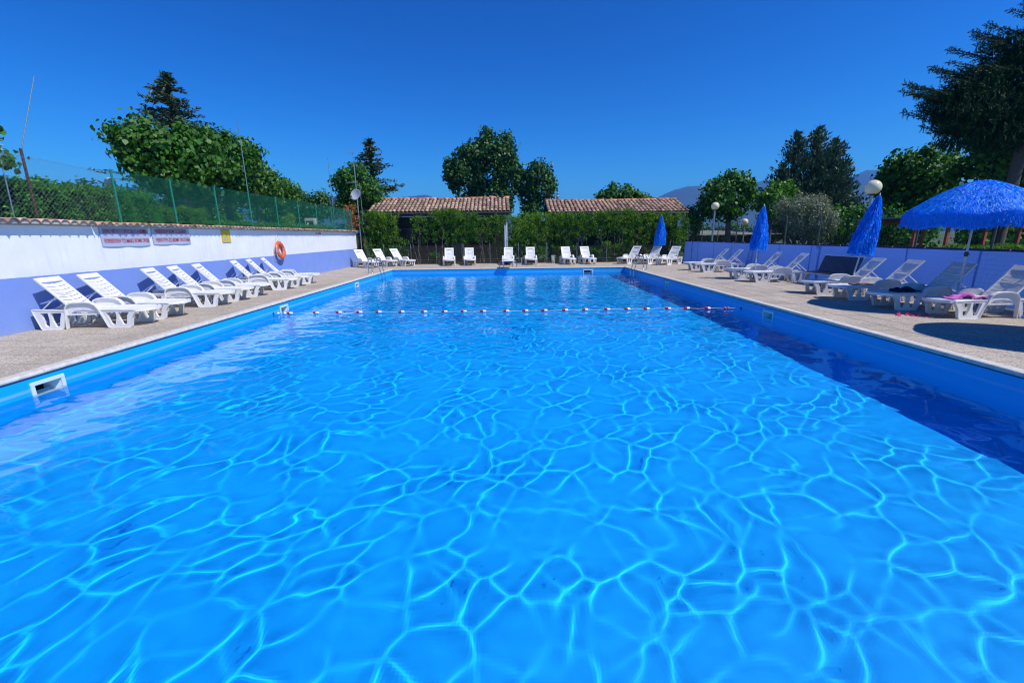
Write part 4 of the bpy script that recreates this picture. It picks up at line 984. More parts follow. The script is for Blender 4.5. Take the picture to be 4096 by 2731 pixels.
# ------------------------------------------------------------------ umbrellas
def strip_mesh(paths, widths, name, m, parent, seed=0):
    """paths (N,k,3): ribbons. side vector random-ish tangent to the canopy"""
    g = np.random.default_rng(seed); N_, k = paths.shape[:2]
    T = paths[:, 1:]-paths[:, :-1]; T = np.concatenate([T, T[:, -1:]], 1)
    out = paths.copy(); out[..., 2] = 0; ax = out-out.mean((0, 1), keepdims=True)
    side = np.cross(T, ax+g.normal(size=(N_, 1, 3))*.18); side /= np.maximum(np.linalg.norm(side, axis=2, keepdims=True), 1e-6)
    A = paths-side*widths[:, None, None]/2; B = paths+side*widths[:, None, None]/2
    Q = np.stack([A[:, :-1], B[:, :-1], B[:, 1:], A[:, 1:]], 2).reshape(-1, 3)
    return tag(np_mesh(name, Q, len(Q)//4, m, parent), kind='stuff')
def closed_umbrella(x, y, H, rmax, zb, lean, label, group, n=2600, seed=1):
    r = empty('closed_umbrella', (x, y, 0), 0, label, 'umbrella', group, rot=(lean[1], lean[0], 0))
    b = MB(); b.tube([(0, 0, 0), (0, 0, H)], .021, 10); b.build('pole', M['polewhite'], r)
    b = MB(); b.tube([(0, 0, 0), (0, 0, .34)], .028, 10); b.build('pole_sleeve', M['fascia'], r)
    b = MB(); b.lathe([(.012, H-.02), (.022, H), (.012, H+.03), (.001, H+.045)], 10); b.build('finial', M['polewhite'], r)
    Lc = H-zb; g = np.random.default_rng(seed)
    def rad(t, a=0): return .03+rmax*(t**.85)*(1-.22*np.clip((t-.75)/.25, 0, 1))*(1+.13*np.sin(a*5+seed+t*4))
    prof = [(rad(t)*.8, H-.03-Lc*.93*t) for t in np.linspace(0, 1, 12)]
    b = MB(); b.lathe(prof, 20); b.build('folded_canopy', M['raffiafabric'], r, fix=False)
    tiers = 9; P = []; W = []
    for ti in range(tiers):
        t0 = ti/tiers*.88; m_ = int(n*(.35+t0)/tiers)
        a = g.uniform(0, 2*PI, m_); tt = t0+g.uniform(0, .07, m_); ln = g.uniform(.16, .34, m_); a_off = g.normal(size=m_)*.22
        pts = []
        for k in range(5):
            s = k/4; t = np.minimum(tt+ln*s, 1.04); aa = a+s*a_off
            rr = rad(t, aa)+.012+s*g.uniform(-.02, .05, m_)
            pts.append(np.stack([rr*np.cos(aa), rr*np.sin(aa), H-.03-Lc*t-.03*s], 1))
        P.append(np.stack(pts, 1)); W.append(g.uniform(.006, .016, m_))
    for _ in range(14):      # stray strands sticking out
        a = g.uniform(0, 2*PI, 5)+g.normal()*.2; t = g.uniform(.3, 1); a = a*.06+g.uniform(0, 2*PI); pts = []
        for k in range(5): rr = rad(t, a)+.02+k*.03; pts.append(np.stack([rr*np.cos(a), rr*np.sin(a), H-Lc*t-.03*k*k*g.uniform(.2, .6, 5)], 1))
        P.append(np.stack(pts, 1)); W.append(np.full(5, .007))
    strip_mesh(np.concatenate(P), np.concatenate(W), 'raffia_strands', M['raffia'], r, seed)
    return r
GU = 'blue raffia umbrellas'
closed_umbrella(9.18, 16.35, 2.67, .25, 1.20, (.03, 0), 'closed blue raffia umbrella in the middle of the right row', GU, seed=2)
closed_umbrella(9.42, 12.0, 2.68, .26, 1.22, (.155, .0), 'leaning closed blue raffia umbrella in front of the globe lamp', GU, n=3600, seed=5)
closed_umbrella(9.12, 26.8, 2.8, .31, 1.16, (0, 0), 'far closed blue raffia umbrella in front of the hedge', GU, n=1600, seed=8)
def open_umbrella(x, y, H, rc, label, lean, seed=1):
    r = empty('open_umbrella', (x, y, 0), 0, label, 'umbrella', GU, rot=(lean[1], lean[0], 0))
    b = MB(); b.tube([(0, 0, 0), (0, 0, 1.25)], .026, 10); b.build('lower_pole', M['polewhite'], r)
    b = MB(); b.tube([(0, 0, 1.2), (0, 0, H)], .020, 10); b.build('pole', M['polewhite'], r)
    b = MB(); b.lathe([(.028, 1.16), (.036, 1.17), (.036, 1.24), (.022, 1.26)], 10); b.tube([(.03, 0, 1.2), (.075, 0, 1.2)], .012, 6); b.build('clamp', M['fascia'], r)
    drop = .62
    def zz_(t, a): return H-drop*(t**1.55)-.035*np.abs(np.sin(4*a))*t*t*-1-.03*t*np.abs(np.cos(4*a))
    nA, nT = 48, 10; V = []; 
    for i in range(nT+1):
        t = .02+i/nT*.98
        for k in range(nA): a = 2*PI*k/nA; V.append((rc*t*math.cos(a), rc*t*math.sin(a), float(zz_(t, a))))
    b = MB(); b.add(V, [(i*nA+k, i*nA+(k+1) % nA, (i+1)*nA+(k+1) % nA, (i+1)*nA+k) for i in range(nT) for k in range(nA)], smooth=True); b.build('canopy', M['raffiafabric'], r, fix=False)
    for k in range(8):
        a = PI/8+k*PI/4; b = MB(); b.tube([(rc*t*math.cos(a), rc*t*math.sin(a), float(zz_(t, a))-.012) for t in np.linspace(.02, .99, 8)], .006, 5); b.tube([(0, 0, H-.55), (rc*.5*math.cos(a), rc*.5*math.sin(a), float(zz_(.5, a))-.015)], .005, 5); b.build('rib', M['galv'], r)
    g = np.random.default_rng(seed); P = []; W = []
    for ti, t0 in enumerate(np.linspace(.0, .93, 8)):
        m_ = int(700+3400*t0); a = g.uniform(0, 2*PI, m_); tt = t0+g.uniform(0, .06, m_); ln = g.uniform(.14, .30, m_); pts = []
        for k in range(5):
            s = k/4; t = tt+ln*s; aa = a+s*g.normal(size=m_)*.045/(.3+t0); over = np.maximum(t-1, 0)
            te = np.minimum(t, 1+.02*s); lift = .012+.02*np.sin(PI*s)*g.uniform(0, 1.6, m_)
            pts.append(np.stack([rc*te*np.cos(aa), rc*te*np.sin(aa), zz_(te, aa)+lift-over*rc*.9], 1))
        P.append(np.stack(pts, 1)); W.append(g.uniform(.007, .018, m_))
    m_ = 2600; a = g.uniform(0, 2*PI, m_); pts = []; ln = g.uniform(.18, .29, m_)
    for k in range(5):
        s = k/4; rr = rc*(1.0+.012*g.normal(size=m_)*s+.015); aa = a+s*g.normal(size=m_)*.012; pts.append(np.stack([rr*np.cos(aa), rr*np.sin(aa), zz_(1, a)+.01-ln*s], 1))
    P.append(np.stack(pts, 1)); W.append(g.uniform(.006, .014, m_))
    strip_mesh(np.concatenate(P), np.concatenate(W), 'raffia_strands', M['raffia'], r, seed)
open_umbrella(9.90, 9.5, 2.68, 1.15, 'open blue raffia umbrella over the lounger with the dark towel', (-.03, .03), 3)
open_umbrella(9.65, 6.1, 2.7, 1.25, 'open blue raffia umbrella nearest the camera, only its shadow in view', (0, 0), 4)

# ------------------------------------------------------------------ trees
def limbs(b, base, top, r0, targets, seed):
    g = random.Random(seed); base = Vector(base); top = Vector(top)
    pts = [base.lerp(top, t)+Vector((g.uniform(-.05, .05), g.uniform(-.05, .05), 0))*(t*2) for t in (0, .25, .5, .75, 1)]
    b.tube(pts, [r0*1.15, r0, r0*.85, r0*.7, r0*.45], 9)
    for tg in targets:
        s = base.lerp(top, g.uniform(.55, .95)); tg = Vector(tg); mid = s.lerp(tg, .5)+Vector((0, 0, g.uniform(-.1, .25))); b.tube([s, mid, tg], [r0*.4, r0*.25, r0*.1], 6)
def broadleaf(name, blobs, size, dens, m, base, r0, label, group, seed, clump=.5, aspect=.85, bark=None, inner=.35, wash=False):
    r = empty(name, base, 0, label, 'tree', group); bx = Vector(base)
    gs = np.random.default_rng(seed+500); blobs = list(blobs)
    for bl in list(blobs):
        for _ in range(5):
            u = unit(gs.normal(size=(1, 3)))[0]; u[2] = abs(u[2])*.9-.2; f = gs.uniform(.26, .42)
            blobs.append((bl[0]+u[0]*bl[3]*.85, bl[1]+u[1]*bl[4]*.85, bl[2]+u[2]*bl[5]*.85, bl[3]*f, bl[4]*f, bl[5]*f))
    blobs = [(q[0], q[1], q[2], q[3]*.84, q[4]*.84, q[5]*.84) for q in blobs]
    V = cloud(blobs, size, dens*1.2, seed, clump, aspect, inner)-np.array(base)
    np_mesh('crown', V, len(V)//6, M[m], r, k=6)
    b = MB(); c = Vector(blobs[0][:3]); tg = [(c.x+q[0]*blobs[0][3]*.7, c.y+q[1]*blobs[0][4]*.7, c.z+q[2]*blobs[0][5]*.6) for q in ((1, 0, .3), (-1, 0, .4), (0, 1, .2), (0, -1, .5), (.5, .5, .9), (-.6, .3, -.2), (.3, -.7, -.1))]
    tg += [bl[:3] for bl in blobs[1:4]]
    limbs(b, (0, 0, -.2), c-bx, r0, [Vector(t)-bx for t in tg], seed); b.build('trunk', M[bark or 'bark'], r)
    if wash:
        b = MB(); b.tube([(0, 0, 0), (0, 0, .75)], [r0*1.2, r0*1.08], 9, caps=False); b.build('whitewash', M['lime_wash'], r, fix=False)
    return r
GT = 'pollarded lime trees behind the left wall'
broadleaf('lime_tree', [(-11.5, 15.8, 4.15, 1.25, 1.5, 1.3), (-10.95, 16.6, 4.55, 1.0, 1.2, 1.0), (-12.0, 15.5, 4.6, .85, .8, .85)], .155, 1.35, 'limeleaf', (-12.0, 16.2, 1.8), .17, 'big leafed lime tree nearest the camera behind the green fence', GT, 21, .42, wash=True)
broadleaf('lime_tree', [(-11.3, 18.6, 4.5, 1.3, 1.5, 1.4), (-11.5, 17.9, 5.0, .8, .8, .8)], .155, 1.3, 'limeleaf', (-11.6, 18.9, 1.8), .17, 'second lime tree along the green fence, beside the thin mast', GT, 22, .42, wash=True)
broadleaf('lime_tree', [(-11.75, 21.4, 4.1, 1.15, 1.3, 1.05)], .155, 1.3, 'limeleaf', (-11.8, 21.5, 1.8), .16, 'third lime tree along the green fence', GT, 23, .42, wash=True)
broadleaf('lime_tree', [(-12.1, 24.4, 3.85, 1.1, 1.2, .9)], .155, 1.3, 'limeleaf', (-12.1, 24.5, 1.8), .16, 'lowest and farthest lime tree along the green fence', GT, 24, .42, wash=True)
broadleaf('shade_tree', [(-14.2, 30.5, 4.0, 1.0, 1.2, .75), (-12.7, 31, 3.9, .9, 1.0, .8), (-13.4, 31, 3.3, 1.4, 1.0, .8)], .13, 1.0, 'poplarleaf', (-13.5, 30.8, 1.8), .13, 'low loose dark tree between lime row and satellite mast', 'background trees', 25, .5)
broadleaf('lime_tree', [(-10.7, 32.2, 5.1, 1.45, 1.3, 1.6), (-9.6, 32.0, 4.4, 1.2, 1.0, 1.3), (-10.9, 32.0, 3.9, 1.0, 1.0, 1.2)], .17, 1.3, 'limeleaf', (-10.4, 32.2, 0), .17, 'round lime tree behind the satellite dish', 'background trees', 26, .5)
broadleaf('poplar_tree', [(-4.2, 45.3, 7.6, 1.9, 2, 2.9), (-1.6, 45, 8.2, 1.9, 2, 3.3), (.1, 45, 7.8, 1.2, 1.6, 3.0), (-2.8, 45, 9.2, 1.3, 1.3, 1.8), (-5.3, 45, 7.6, .9, 1.2, 1.6), (-1.5, 45, 5.2, 2.3, 1.8, 2.2), (-.25, 45, 10.6, .6, .7, 1.0), (-1.95, 45, 10.9, .55, .6, .9)], .26, 1.1, 'poplarleaf', (-2.3, 45, 0), .3, 'largest poplar tree rising behind the left cabin', 'poplars behind the cabins', 27, .6, .8)
broadleaf('poplar_tree', [(2.9, 45, 6.9, 1.4, 1.4, 2.1), (1.6, 45.6, 6.4, .9, 1.2, 2.0), (3.8, 45, 6.2, .8, 1, 1.5), (2.6, 45, 4.3, 1.4, 1.2, 1.5)], .25, 1.05, 'poplarleaf', (2.6, 45, 0), .2, 'smaller poplar tree in the gap between the two cabins', 'poplars behind the cabins', 28, .55, .8)
broadleaf('shade_tree', [(9.2, 38, 4.6, 1.7, 1.5, 1.35), (11, 38, 4.35, .9, 1, .7), (8.1, 38, 4.5, .7, .8, .7)], .21, 1.25, 'limeleaf', (9.4, 38, 0), .18, 'rounded green treetop behind the ridge of the right cabin', 'background trees', 29, .5)
k = 30/26.
broadleaf('lime_tree', [(14.6, 30, 4.1, 1.55, 1.4, 1.75), (13.6, 30, 3.6, .8, 1, 1.1), (15.4, 30, 4.4, .8, .9, 1.0)], .21, 1.25, 'limeleaf', (14.9, 30, 0), .2, 'lime tree right of the far globe lamp', 'trees behind the right fence', 30, .5, wash=True)
broadleaf('shade_tree', [(12.75, 30.6, 2.6, .7, .8, 1.1)], .15, 1.2, 'laurel', (12.75, 30.6, 0), .1, 'small bushy tree at the right cabin corner', 'trees behind the right fence', 31, .4)
broadleaf('shade_tree', [(17.3, 29.5, 3.7, 1.2, 1.1, 1.2), (18.0, 29.5, 4.2, .5, .6, .6)], .18, 1.2, 'brightleaf', (17.3, 29.5, 0), .12, 'bright green young tree before the blue grey cypress', 'trees behind the right fence', 32, .45)
broadleaf('olive_tree', [(15.3, 23, 2.5, 1.15, 1.1, 1.05), (14.6, 23, 2.9, .7, .8, .7), (16.0, 23, 2.1, .7, .8, .9)], .11, .95, 'olive', (15.2, 23, 0), .12, 'silvery olive tree behind the right fence', 'trees behind the right fence', 33, .4, .3)
broadleaf('lime_tree', [(22.2, 24.8, 4.5, 2.05, 1.6, 1.7), (21.2, 24.6, 4.6, 1.1, 1, 1.1), (23.3, 24.8, 3.9, 1.2, 1.1, 1.2), (21.6, 24.8, 3.2, 1.4, 1.1, 1.0)], .2, 1.4, 'limeleaf', (22.2, 25.2, 0), .22, 'dense rounded lime tree behind the open umbrella', 'trees behind the right fence', 34, .5)
broadleaf('lime_tree', [(21.2, 19.6, 4.6, 1.7, 1.4, 1.3), (22.3, 19.6, 4.4, 1.2, 1.2, 1.3)], .22, 1.2, 'limeleaf', (22.2, 19.8, 0), .2, 'lime tree at the right edge under the spruce', 'trees behind the right fence', 35, .5)
broadleaf('shade_tree', [(18.9, 23.2, 1.9, 1.6, 1.0, 1.2), (20.6, 23.2, 1.7, 1.2, 1, 1.0), (17.6, 23.6, 2.0, .9, .9, 1.0)], .15, 1.1, 'laurel', (18.8, 23.2, 0), .1, 'dark bushy shrub wall behind the right fence', 'trees behind the right fence', 36, .45)
broadleaf('shade_tree', [(24.5, 40, 3.0, 1.5, 1.2, 1.3), (27, 40, 3.4, 2.2, 1.2, 1.4)], .2, 1.1, 'laurel', (25, 40, 0), .12, 'distant low tree left of the nearer globe lamp', 'trees behind the right fence', 37, .5)
for i, (x, y, rx, rz, z) in enumerate(((-25.6, 25, 1.6, 1.1, 3.9), (-23.1, 25, 1.0, .9, 4.0), (-21.0, 32, 2.0, .8, 3.6), (-17.5, 35, 2.2, .9, 3.5))):
    broadleaf('shade_tree', [(x, y, z, rx, 1.2, rz), (x+.5, y, z-.6, rx*.9, 1.2, rz)], .16, 1.1, 'hedge', (x, y, 1.8), .1, ['bushy green treetop above the left hedge, leftmost', 'smaller bushy treetop right of the leftmost one above the hedge', 'low distant greenery seen under the lime trees', 'distant greenery behind the third fence post'][i], 'background trees', 40+i, .45)
broadleaf('shade_tree', [(-10.7, 9.3, 4.1, .72, .5, .34), (-10.4, 9.2, 3.3, .5, .4, .14)], .13, .8, 'limeleaf', (-11.6, 9.2, 1.8), .08, 'tip of a leafy branch entering at the left edge', 'background trees', 50, .25)

def conifer(name, x, y, z0, zt, rb, label, group, seed, m='spruce', sp=.34, gap=.42, droop=.25, power=.8, skirt=.15, tilt=0):
    g = np.random.default_rng(seed); r = empty(name, (x, y, z0), 0, label, 'tree', group); H = zt-z0; P = []; D = []; S_ = []; Nn = []
    b = MB(); b.tube([(0, 0, 0), (tilt*.5, 0, H*.5), (tilt, 0, H*.98)], [rb*.07+.06, rb*.05+.03, .015], 8)
    nb = 0; z = H*skirt
    while z < H*.985:
        t = (z-H*skirt)/(H*(1-skirt)); Lr = rb*(1-t)**power+.06
        for k in range(max(4, int(9-3*t))):
            a = g.uniform(0, 2*PI); L_ = Lr*g.uniform(.55, 1.12); n = max(2, int(L_/(sp*.32)))
            up = g.uniform(-.05, .25)
            for j in range(n+1):
                s = (j+.4)/(n+1); rr = L_*s; zz2 = z+up*rr-droop*rr*rr/max(L_, .3)+(.15*s*s*L_ if s > .7 else 0)
                c = np.array([rr*math.cos(a)+tilt*z/H, rr*math.sin(a), zz2])
                for q in range(3):
                    dv = np.array([math.cos(a), math.sin(a), up])+g.normal(size=3)*.55; P.append(c+g.normal(size=3)*sp*.14); D.append(dv); Nn.append(g.normal(size=3)+[0, 0, .8]); S_.append(sp*g.uniform(.55, 1.1)*(1-.25*s))
            if Lr > .5: b.tube([(tilt*z/H, 0, z), (L_*.8*math.cos(a)+tilt*z/H, L_*.8*math.sin(a), z+up*L_*.8-droop*L_*.6)], [.022, .008], 4, caps=False)
        z += gap*g.uniform(.55, 1.1)*(.6+.5*(1-t))
    P = np.array(P); D = np.array(D); Nn = np.array(Nn); S_ = np.array(S_)
    V = leaf_verts(P, D, Nn, S_, S_*.30, .1); np_mesh('crown', V, len(V)//4, M[m], r); b.build('trunk', M['bark'], r)
    return r
conifer('spruce_tree', -17.0, 24.3, 1.8, 9.85, 4.6, 'tall pointed spruce rising behind the lime trees on the left', 'background conifers', 60, sp=.36, gap=.30, power=.85)
conifer('spruce_tree', -10.6, 36, 0, 9.1, 4.0, 'pointed spruce behind the round lime by the satellite mast', 'background conifers', 61, sp=.42, gap=.36, power=.75)
r = None
def cedar():
    r = empty('cypress_tree', (22.6, 34, 0), 0, 'broad blue grey cypress with several pointed tops behind the right fence', 'tree', 'trees behind the right fence')
    g = np.random.default_rng(70); P = []; D = []; Nn = []; S_ = []; b = MB()
    for (x, z0, zt, rb) in ((0, 1.0, 9.0, 2.9), (-1.5, 1.2, 8.7, 2.5), (1.3, 1.0, 8.3, 2.6), (-2.3, 1.0, 6.6, 1.7), (2.2, .7, 6.8, 2.1), (1.0, 1.0, 7.6, 3.0)):
        b.tube([(x*.2, 0, 0), (x*.8, 0, z0+1), (x, 0, zt-.3)], [.18, .12, .02], 7)
        z = z0
        while z < zt:
            t = (z-z0)/(zt-z0); Lr = rb*(1-t)**.62*min(1, .5+t*2.2)+.05
            for k in range(8):
                a = g.uniform(0, 2*PI); L_ = Lr*g.uniform(.55, 1.15); n = max(2, int(L_/.16))
                for j in range(n+1):
                    s = (j+.5)/(n+1); c = np.array([x+L_*s*math.cos(a), L_*s*math.sin(a), z+.45*L_*s])
                    for q in range(3): P.append(c+g.normal(size=3)*.09); D.append(np.array([math.cos(a)*.7, math.sin(a)*.7, .9])+g.normal(size=3)*.35); Nn.append(g.normal(size=3)); S_.append(g.uniform(.17, .36))
            z += .24
    P = np.array(P); S_ = np.array(S_); V = leaf_verts(P, np.array(D), np.array(Nn), S_, S_*.38, .1)
    np_mesh('crown', V, len(V)//4, M['cedar'], r); b.build('trunk', M['bark'], r)
cedar()
def near_spruce():
    """big spruce whose trunk stands at the right edge; boughs reach left, tips turned up, sprays hanging below"""
    base = np.array([19.9, 18.0, 0.]); r = empty('spruce_tree', base, 0, 'large near spruce with hanging boughs filling the top right corner', 'tree', 'trees behind the right fence')
    g = np.random.default_rng(80); P = []; D = []; Nn = []; S_ = []; b = MB()
    b.tube([(0, 0, 0), (.05, 0, 4), (.2, 0, 9), (.3, 0, 12)], [.22, .19, .14, .05], 10)
    k = 18/12.
    tips = [(14.9, 6.9), (15.3, 6.3), (16.1, 7.7), (16.9, 8.3), (17.6, 8.9), (18.3, 9.6), (19.0, 10.4), (16.3, 5.6), (17.0, 6.0), (17.6, 5.2), (18.5, 5.7), (15.8, 7.0), (16.6, 6.8), (17.4, 7.5), (18.0, 6.6), (18.5, 8.0), (19.2, 7.0), (19.3, 8.8), (20.3, 9.7), (21.0, 7.5), (21.0, 9.0), (20.0, 6.1), (21.3, 6.3)]
    def sprig(c, d, s): P.append(c); D.append(d); Nn.append(g.normal(size=3)); S_.append(s)
    vols = [(18.9, 18, 6.7, 1.9, 1.5, 1.5), (17.3, 17.8, 6.3, 1.35, 1.2, .85), (20.7, 18, 7.6, 1.8, 1.5, 2.6), (18.6, 18, 8.0, .85, 1.0, .8), (20.2, 17.6, 9.3, 1.0, 1.0, 1.1), (16.6, 17.9, 6.4, .8, .8, .45), (18.0, 17.7, 5.7, 1.5, 1.1, .7), (19.9, 17.8, 5.7, 1.4, 1.2, 1.0), (17.6, 17.9, 6.9, 1.1, 1.0, .8), (19.3, 17.7, 7.6, 1.2, 1.1, 1.2), (18.4, 17.7, 5.2, .7, .8, .5), (21.2, 17.8, 5.8, 1.2, 1.2, 1.0), (17.2, 17.8, 5.3, .95, .8, .6)]
    def chain(p, a, n, s0, cv):
        a = np.array(a, float); p = np.array(p, float)
        for w_ in range(n):
            p = p+a*s0*.5; a = a+np.array(cv)*.08+g.normal(size=3)*.05; a /= np.linalg.norm(a)
            for _ in range(3): sprig(p+g.normal(size=3)*.012, a*.9+g.normal(size=3)*.5, s0*g.uniform(.75, 1.25)*(1-.35*w_/n))
    for (cx, cy, cz, rx, ry, rz) in vols:
        nc = int(430*(rx*ry+rx*rz+ry*rz)/3.)
        u = unit(g.normal(size=(nc, 3))); rad = g.uniform(.25, 1, nc)**.5
        for i in range(nc):
            c = np.array([cx, cy, cz])+u[i]*rad[i]*np.array([rx, ry, rz])*.86-base; o = u[i]
            if o[2] < -.15 or g.random() < .25: chain(c, (o[0]*.4-.1, o[1]*.4, -1), int(g.integers(3, 7)), .13, (0, 0, -1))
            elif g.random() < .55: chain(c, (o[0]-.45, o[1]*.8, .15+.5*g.random()), int(g.integers(3, 7)), .13, (-.2, 0, .6))
            else: chain(c, (o[0]*.6-.2, o[1]*.5, .8), int(g.integers(2, 5)), .12, (0, 0, 1))
    for (tx, tz) in tips:          # boughs whose tips break the outline
        for rep in range(3):
            tip = np.array([tx+g.normal()*.15, 18+g.uniform(-.8, .8), tz+g.normal()*.1])-base; o0 = tip+np.array([1.5, 0, -.35])
            b.tube([o0, (o0+tip)/2+np.array([0, 0, .05]), tip], [.03, .018, .005], 5, caps=False)
            for j in range(16):
                p = o0+(tip-o0)*(j/15)
                for sd in (-1, 1): chain(p, (-.8, sd*.8, g.uniform(-.3, .3)), int(2+4*(1-j/15)), .11, (0, 0, .2))
                if g.random() < .45: chain(p, (-.2, 0, -1), int(g.integers(2, 5)), .11, (0, 0, -1))
                if g.random() < .5: chain(p, (-.5, 0, .9), int(g.integers(1, 4)), .11, (0, 0, 1))
    P = np.array(P); S_ = np.array(S_); V = leaf_verts(P, np.array(D), np.array(Nn), S_*1.25, S_*.24, .08)
    np_mesh('crown', V, len(V)//4, M['sprucebright'], r); b.build('trunk', M['bark'], r)
near_spruce()

# ------------------------------------------------------------------ hedges
def hedge_box(x0, x1, y0, y1, z0, z1, size, dens, m, seed, rough=.05, aspect=.5):
    g = np.random.default_rng(seed); out = []
    faces = [((x0, y0, z0), (x1-x0, 0, 0), (0, 0, z1-z0), (0, -1, 0)), ((x0, y0, z1), (x1-x0, 0, 0), (0, y1-y0, 0), (0, 0, 1)), ((x0, y0, z0), (0, y1-y0, 0), (0, 0, z1-z0), (-1, 0, 0)), ((x1, y0, z0), (0, y1-y0, 0), (0, 0, z1-z0), (1, 0, 0)), ((x0, y1, z0), (x1-x0, 0, 0), (0, 0, z1-z0), (0, 1, 0))]
    for o, u, v, n in faces:
        u = np.array(u); v = np.array(v); n = np.array(n, float); o = np.array(o); A = np.linalg.norm(u)*np.linalg.norm(v); k = int(A*dens/(size*size*aspect*.5))
        a = g.random((k, 1)); c = g.random((k, 1)); lump = rough*(np.sin(a*np.linalg.norm(u)*3.1+seed)*np.sin(c*np.linalg.norm(v)*4.3)+np.sin(a*np.linalg.norm(u)*9+c*5))
        P = o+u*a+v*c+n*(lump-g.random((k, 1))*.16+.03)
        Nn = n*.8+np.array([0, 0, .5])+g.normal(size=(k, 3))*.6; D = g.normal(size=(k, 3)); s = size*g.uniform(.6, 1.3, k); out.append(leaf_verts(P, D, Nn, s, s*aspect))
    return np.concatenate(out)
def hedge(x0, x1, y0, y1, z0, z1, size, dens, m, label, seed, rz=0):
    r = empty('clipped_hedge', ((x0+x1)/2, (y0+y1)/2, z0), 0, label, 'hedge', 'clipped hedges'); V = hedge_box(x0, x1, y0, y1, z0, z1, size, dens, m, seed)-np.array([(x0+x1)/2, (y0+y1)/2, z0])
    np_mesh('foliage', V, len(V)//4, M[m], r)
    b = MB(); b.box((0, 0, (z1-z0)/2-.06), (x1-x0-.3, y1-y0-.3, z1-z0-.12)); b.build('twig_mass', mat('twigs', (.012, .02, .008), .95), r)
hedge(-14.9, -10.6, 12.2, 13.9, 1.85, 3.05, .07, 1.5, 'hedge', 'tall clipped hedge behind the near end of the wall fence', 90)
hedge(-14.9, -10.45, 4.6, 12.2, 1.85, 2.98, .075, 1.2, 'hedge', 'clipped hedge running past the rusty post on the left', 93)
hedge(-12.8, -10.35, 14.8, 15.6, 1.85, 2.70, .06, 1.6, 'brightleaf', 'lower bright green clipped hedge beside the lime trunks', 91)
hedge(-10.9, -10.3, 16, 27, 1.85, 2.32, .07, 1.2, 'hedge', 'low clipped hedge at the foot of the lime trees', 92)
for i, (x, y, z, rx, rz) in enumerate(((23.5, 26.5, 1.2, 2.2, 1.5), (27.5, 25, 1.3, 2.4, 1.6), (31, 27, 1.6, 2.6, 1.9), (15.5, 38, 1.2, 2.4, 1.4), (19.5, 38, 1.2, 2.6, 1.4), (23.8, 29.5, 1.0, 2.0, 1.3))):
    broadleaf('shade_tree', [(x, y, z, rx, 1.0, rz)], .2, 1.1, 'laurel', (x, y, 0), .08, ['dark shrub behind the pergola, left part', 'dark shrub behind the pergola, right part', 'dark shrub at the far right edge behind the pergola', 'dark greenery behind the left half of the board shelter', 'dark greenery behind the right half of the board shelter', 'dark shrub at the foot of the dense rounded lime'][i], 'trees behind the right fence', 70+i, .5)
hedge(16.4, 19.4, 16.2, 16.8, 0, 1.12, .085, 1.4, 'brightleaf', 'low bright hedge under the pergola at the right', 95)

def laurel(x, wd, zt, zb, dens, label, seed, yellow=.3, stems=3, ytop=28.75):
    """one laurel of the far hedge: leaves from zb to zt, bare stems below"""
    base = (x, 28.85, 0); r = empty('laurel_bush', base, 0, label, 'shrub', 'laurel bushes of the far hedge'); g = np.random.default_rng(seed)
    size = .115; h = zt-zb; nc = int(wd*h*42); out = {0: [], 1: []}
    cx = g.uniform(-wd/2, wd/2, nc); cz = zb+h*g.random(nc)**.68; cy = g.uniform(-.45, .45, nc)
    per = max(8, int(dens*26))
    for i in range(nc):
        kx = per; q = unit(g.normal(size=(kx, 3))); P = np.array([cx[i], cy[i], cz[i]])+q*g.uniform(.03, .21, (kx, 1))
        P = P[P[:, 2] < zt+.1]; q = q[:len(P)]
        out_ = q+np.array([0, -.4, .5]); D = out_+g.normal(size=q.shape)*.5; Nn = np.cross(D, g.normal(size=q.shape))+np.array([0, -.3, .9]); s = size*g.uniform(.6, 1.2, len(P))
        top = (cz[i]-zb)/h
        out[1 if g.random() < yellow*(.3+top) else 0].append(leaf_verts(P, D, Nn, s, s*.42, .15))
    for k_, nm in ((0, 'laurel'), (1, 'laurelyellow')):
        if out[k_]:
            V = np.concatenate(out[k_]); np_mesh('foliage' if k_ == 0 else 'young_foliage', V, len(V)//4, M[nm], r)
    b = MB(); rr = random.Random(seed)
    for k_ in range(stems):
        sx = rr.uniform(-wd/2, wd/2)*.7; pts = [(sx, rr.uniform(-.2, .2), -.05)]
        for j in range(1, 6): pts.append((pts[-1][0]+rr.uniform(-.13, .13), pts[-1][1]+rr.uniform(-.06, .06), zt*.75*j/5))
        b.tube(pts, [.022, .019, .016, .012, .009, .005], 6, caps=False)
        for j in (2, 3, 4):
            p = Vector(pts[j]); b.tube([p, p+Vector((rr.uniform(-.35, .35), rr.uniform(-.3, .1), rr.uniform(.2, .5)))], [.012, .004], 5, caps=False)
    b.build('stem', M['barkpale'], r)
